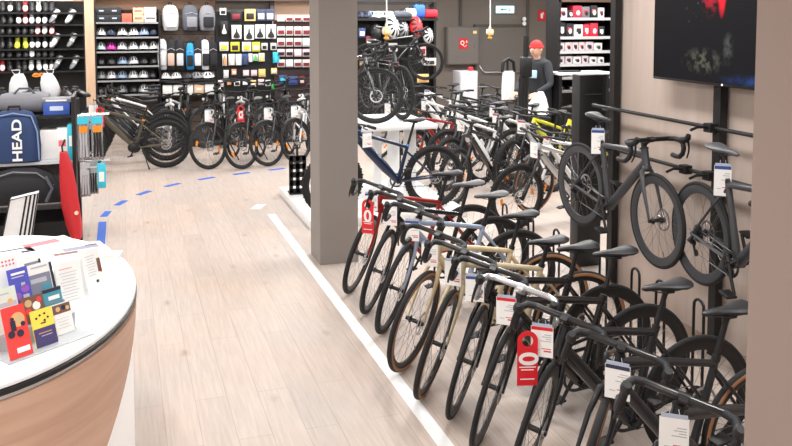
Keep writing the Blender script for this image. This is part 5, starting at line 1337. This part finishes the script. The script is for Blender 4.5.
# striped board leaning against the gondola
def striped():
    a = near(2, 246, 8.35); b = near(34, 246, 8.35); t = near(20, 196, 8.35); 
    p = near(21, 246, 8.35)
    r = thing('striped_bag', 'white bag with three slanted black stripes standing before the gondola', 'bag', (p.x, 8.5, 0))
    z0 = p.z - .02; z1_ = near(20, 196, 8.35).z; s = .0102
    def q(px, py): v = near(px, py, 8.42); return V((v.x - p.x, v.z))
    outl = [q(0, 248), q(10, 200), q(38, 193), q(30, 248)]
    m = MB(); m.loft([[V((o.x, -.09, o.y)) for o in outl], [V((o.x, .04, o.y)) for o in outl]]); m.build('body', BWH, r)
    m = MB()
    for k in range(3):
        t0, t1 = .56 + k*.15, .63 + k*.15
        top = lambda t: outl[1].lerp(outl[2], t); bot = lambda t: outl[0].lerp(outl[3], t)
        P = [bot(t0), bot(t1), top(t1), top(t0)]
        m.loft([[V((o.x, -.094, o.y)) for o in P], [V((o.x, -.09, o.y)) for o in P]])
    m.build('stripes', BBK, r)
    m = MB(); E = [V((o.x, -.09, o.y)) for o in outl]; m.tube(E + [E[0]], .008, 6); m.build('edging', BBK, r)
    MB().box((.0, -.02, z0/2 - .02), (.34, .3, z0 - .04 + .06)).build('carton_base', CGR, r)
striped()
# red bag hanging on the gondola end
m = MB(); rings = []
for (px, py, w2) in ((63, 152, .035), (65, 165, .06), (68, 185, .075), (71, 205, .085), (75, 225, .075), (77, 238, .05)):
    v = near(px, py, 8.85); rings.append([V((v.x + w2*math.cos(a)*(1 + .15*math.sin(3*a + py)), v.y + .07*math.sin(a), v.z)) for a in [2*PI*q/14 for q in range(14)]])
off = rings[0][0].copy(); off = V((near(70, 200, 8.85).x, 8.85, 0)); rings = [[p_ - off for p_ in ring] for ring in rings]
r = m.loft(rings).build('hanging_bag', mat('nylon_red', (196, 36, 44), .5), None, off); tag(r, 'long narrow red bag hanging at the gondola end', 'bag')
m = MB(); v = near(63, 152, 8.85) - off; m.tube([v + V((0, 0, -.03)), v + V((-.01, .02, .05)), v + V((.01, .1, .1)), v + V((.01, .14, .1))], .01, 6); m.build('strap', BBK, r)
m = MB(); v = near(76.5, 213, 8.75) - off; m.disc(v, .02, .01, 12); m.build('badge', mat('badge_cream', (236, 214, 190), .5), r)
# hook rails and clear packs at the gondola end
r = thing('hook_rail', 'black upright with hook arms at the gondola end, clear packs on it', 'hook rail', (GX + .03, GY, 0))
MB().box((0, .04, .75), (.03, .06, 1.5)).build('upright', SHB, r)
zA, zB = near(90, 117, GY).z, near(90, 163, GY).z
for z in (zA, zB):
    for y in (0, .12):
        m = MB(); m.tube([(0, y, z + .02), (.15, y, z + .02), (.3, y, z + .02), (.305, y, z + .035)], .006, 6); m.build('hook', STEEL, r)
GREYPK = mat('pack_grey', (176, 178, 184), .4)
def clear_pack(label, px, Y, z, w2, h, prod, head):
    x = near(px, 130, Y).x
    o = MB().rbox((0, 0, -h/2), (w2, .012, h), .005).build('clear_pack', CLEAR, None, (x, Y, z + .015), (0, 0, R_(8))); tag(o, label, 'product pack', 'clear packs at the gondola end')
    MB().box((0, -.009, -h*.1), (w2*.96, .006, h*.16)).build('header_card', head, o)
    m = MB()
    for k in (-1, 0, 1): m.tube([(k*w2*.26, -.012, -h*.32), (k*w2*.22, -.02, -h*.6), (k*w2*.28, -.012, -h*.92)], w2*.1, 6)
    m.build('product', prod, o)
    MB().box((0, -.022, -h*.3), (w2*.7, .006, h*.14)).build('band', ORNG if head is PCY else GREYPK, o)
clear_pack('clear pack with cyan header, left one in the upper hook row', 83, GY - .01, zA, .115, .46, GREYPK, PCY)
clear_pack('clear pack with cyan header, right one in the upper hook row', 97, GY - .01, zA, .115, .46, DRK, PCY)
clear_pack('clear pack behind the two cyan-headed ones in the upper hook row', 90, GY + .12, zA, .1, .42, DRK, GREYPK)
clear_pack('clear pack of grey parts, left one in the lower hook row', 84, GY - .01, zB, .10, .36, GREYPK, GREYPK)
clear_pack('clear pack of dark parts, middle one in the lower hook row', 92, GY + .1, zB, .10, .36, DRK, GREYPK)
o = MB().rbox((0, 0, -.15), (.085, .03, .26), .01).build('product_pack', PCY, None, (near(101.5, 170, GY).x, GY - .01, zB + .015)); tag(o, 'solid cyan pack, right one in the lower hook row', 'product pack')
MB().box((0, -.017, -.16), (.05, .004, .1)).build('front_label', PAPER, o)
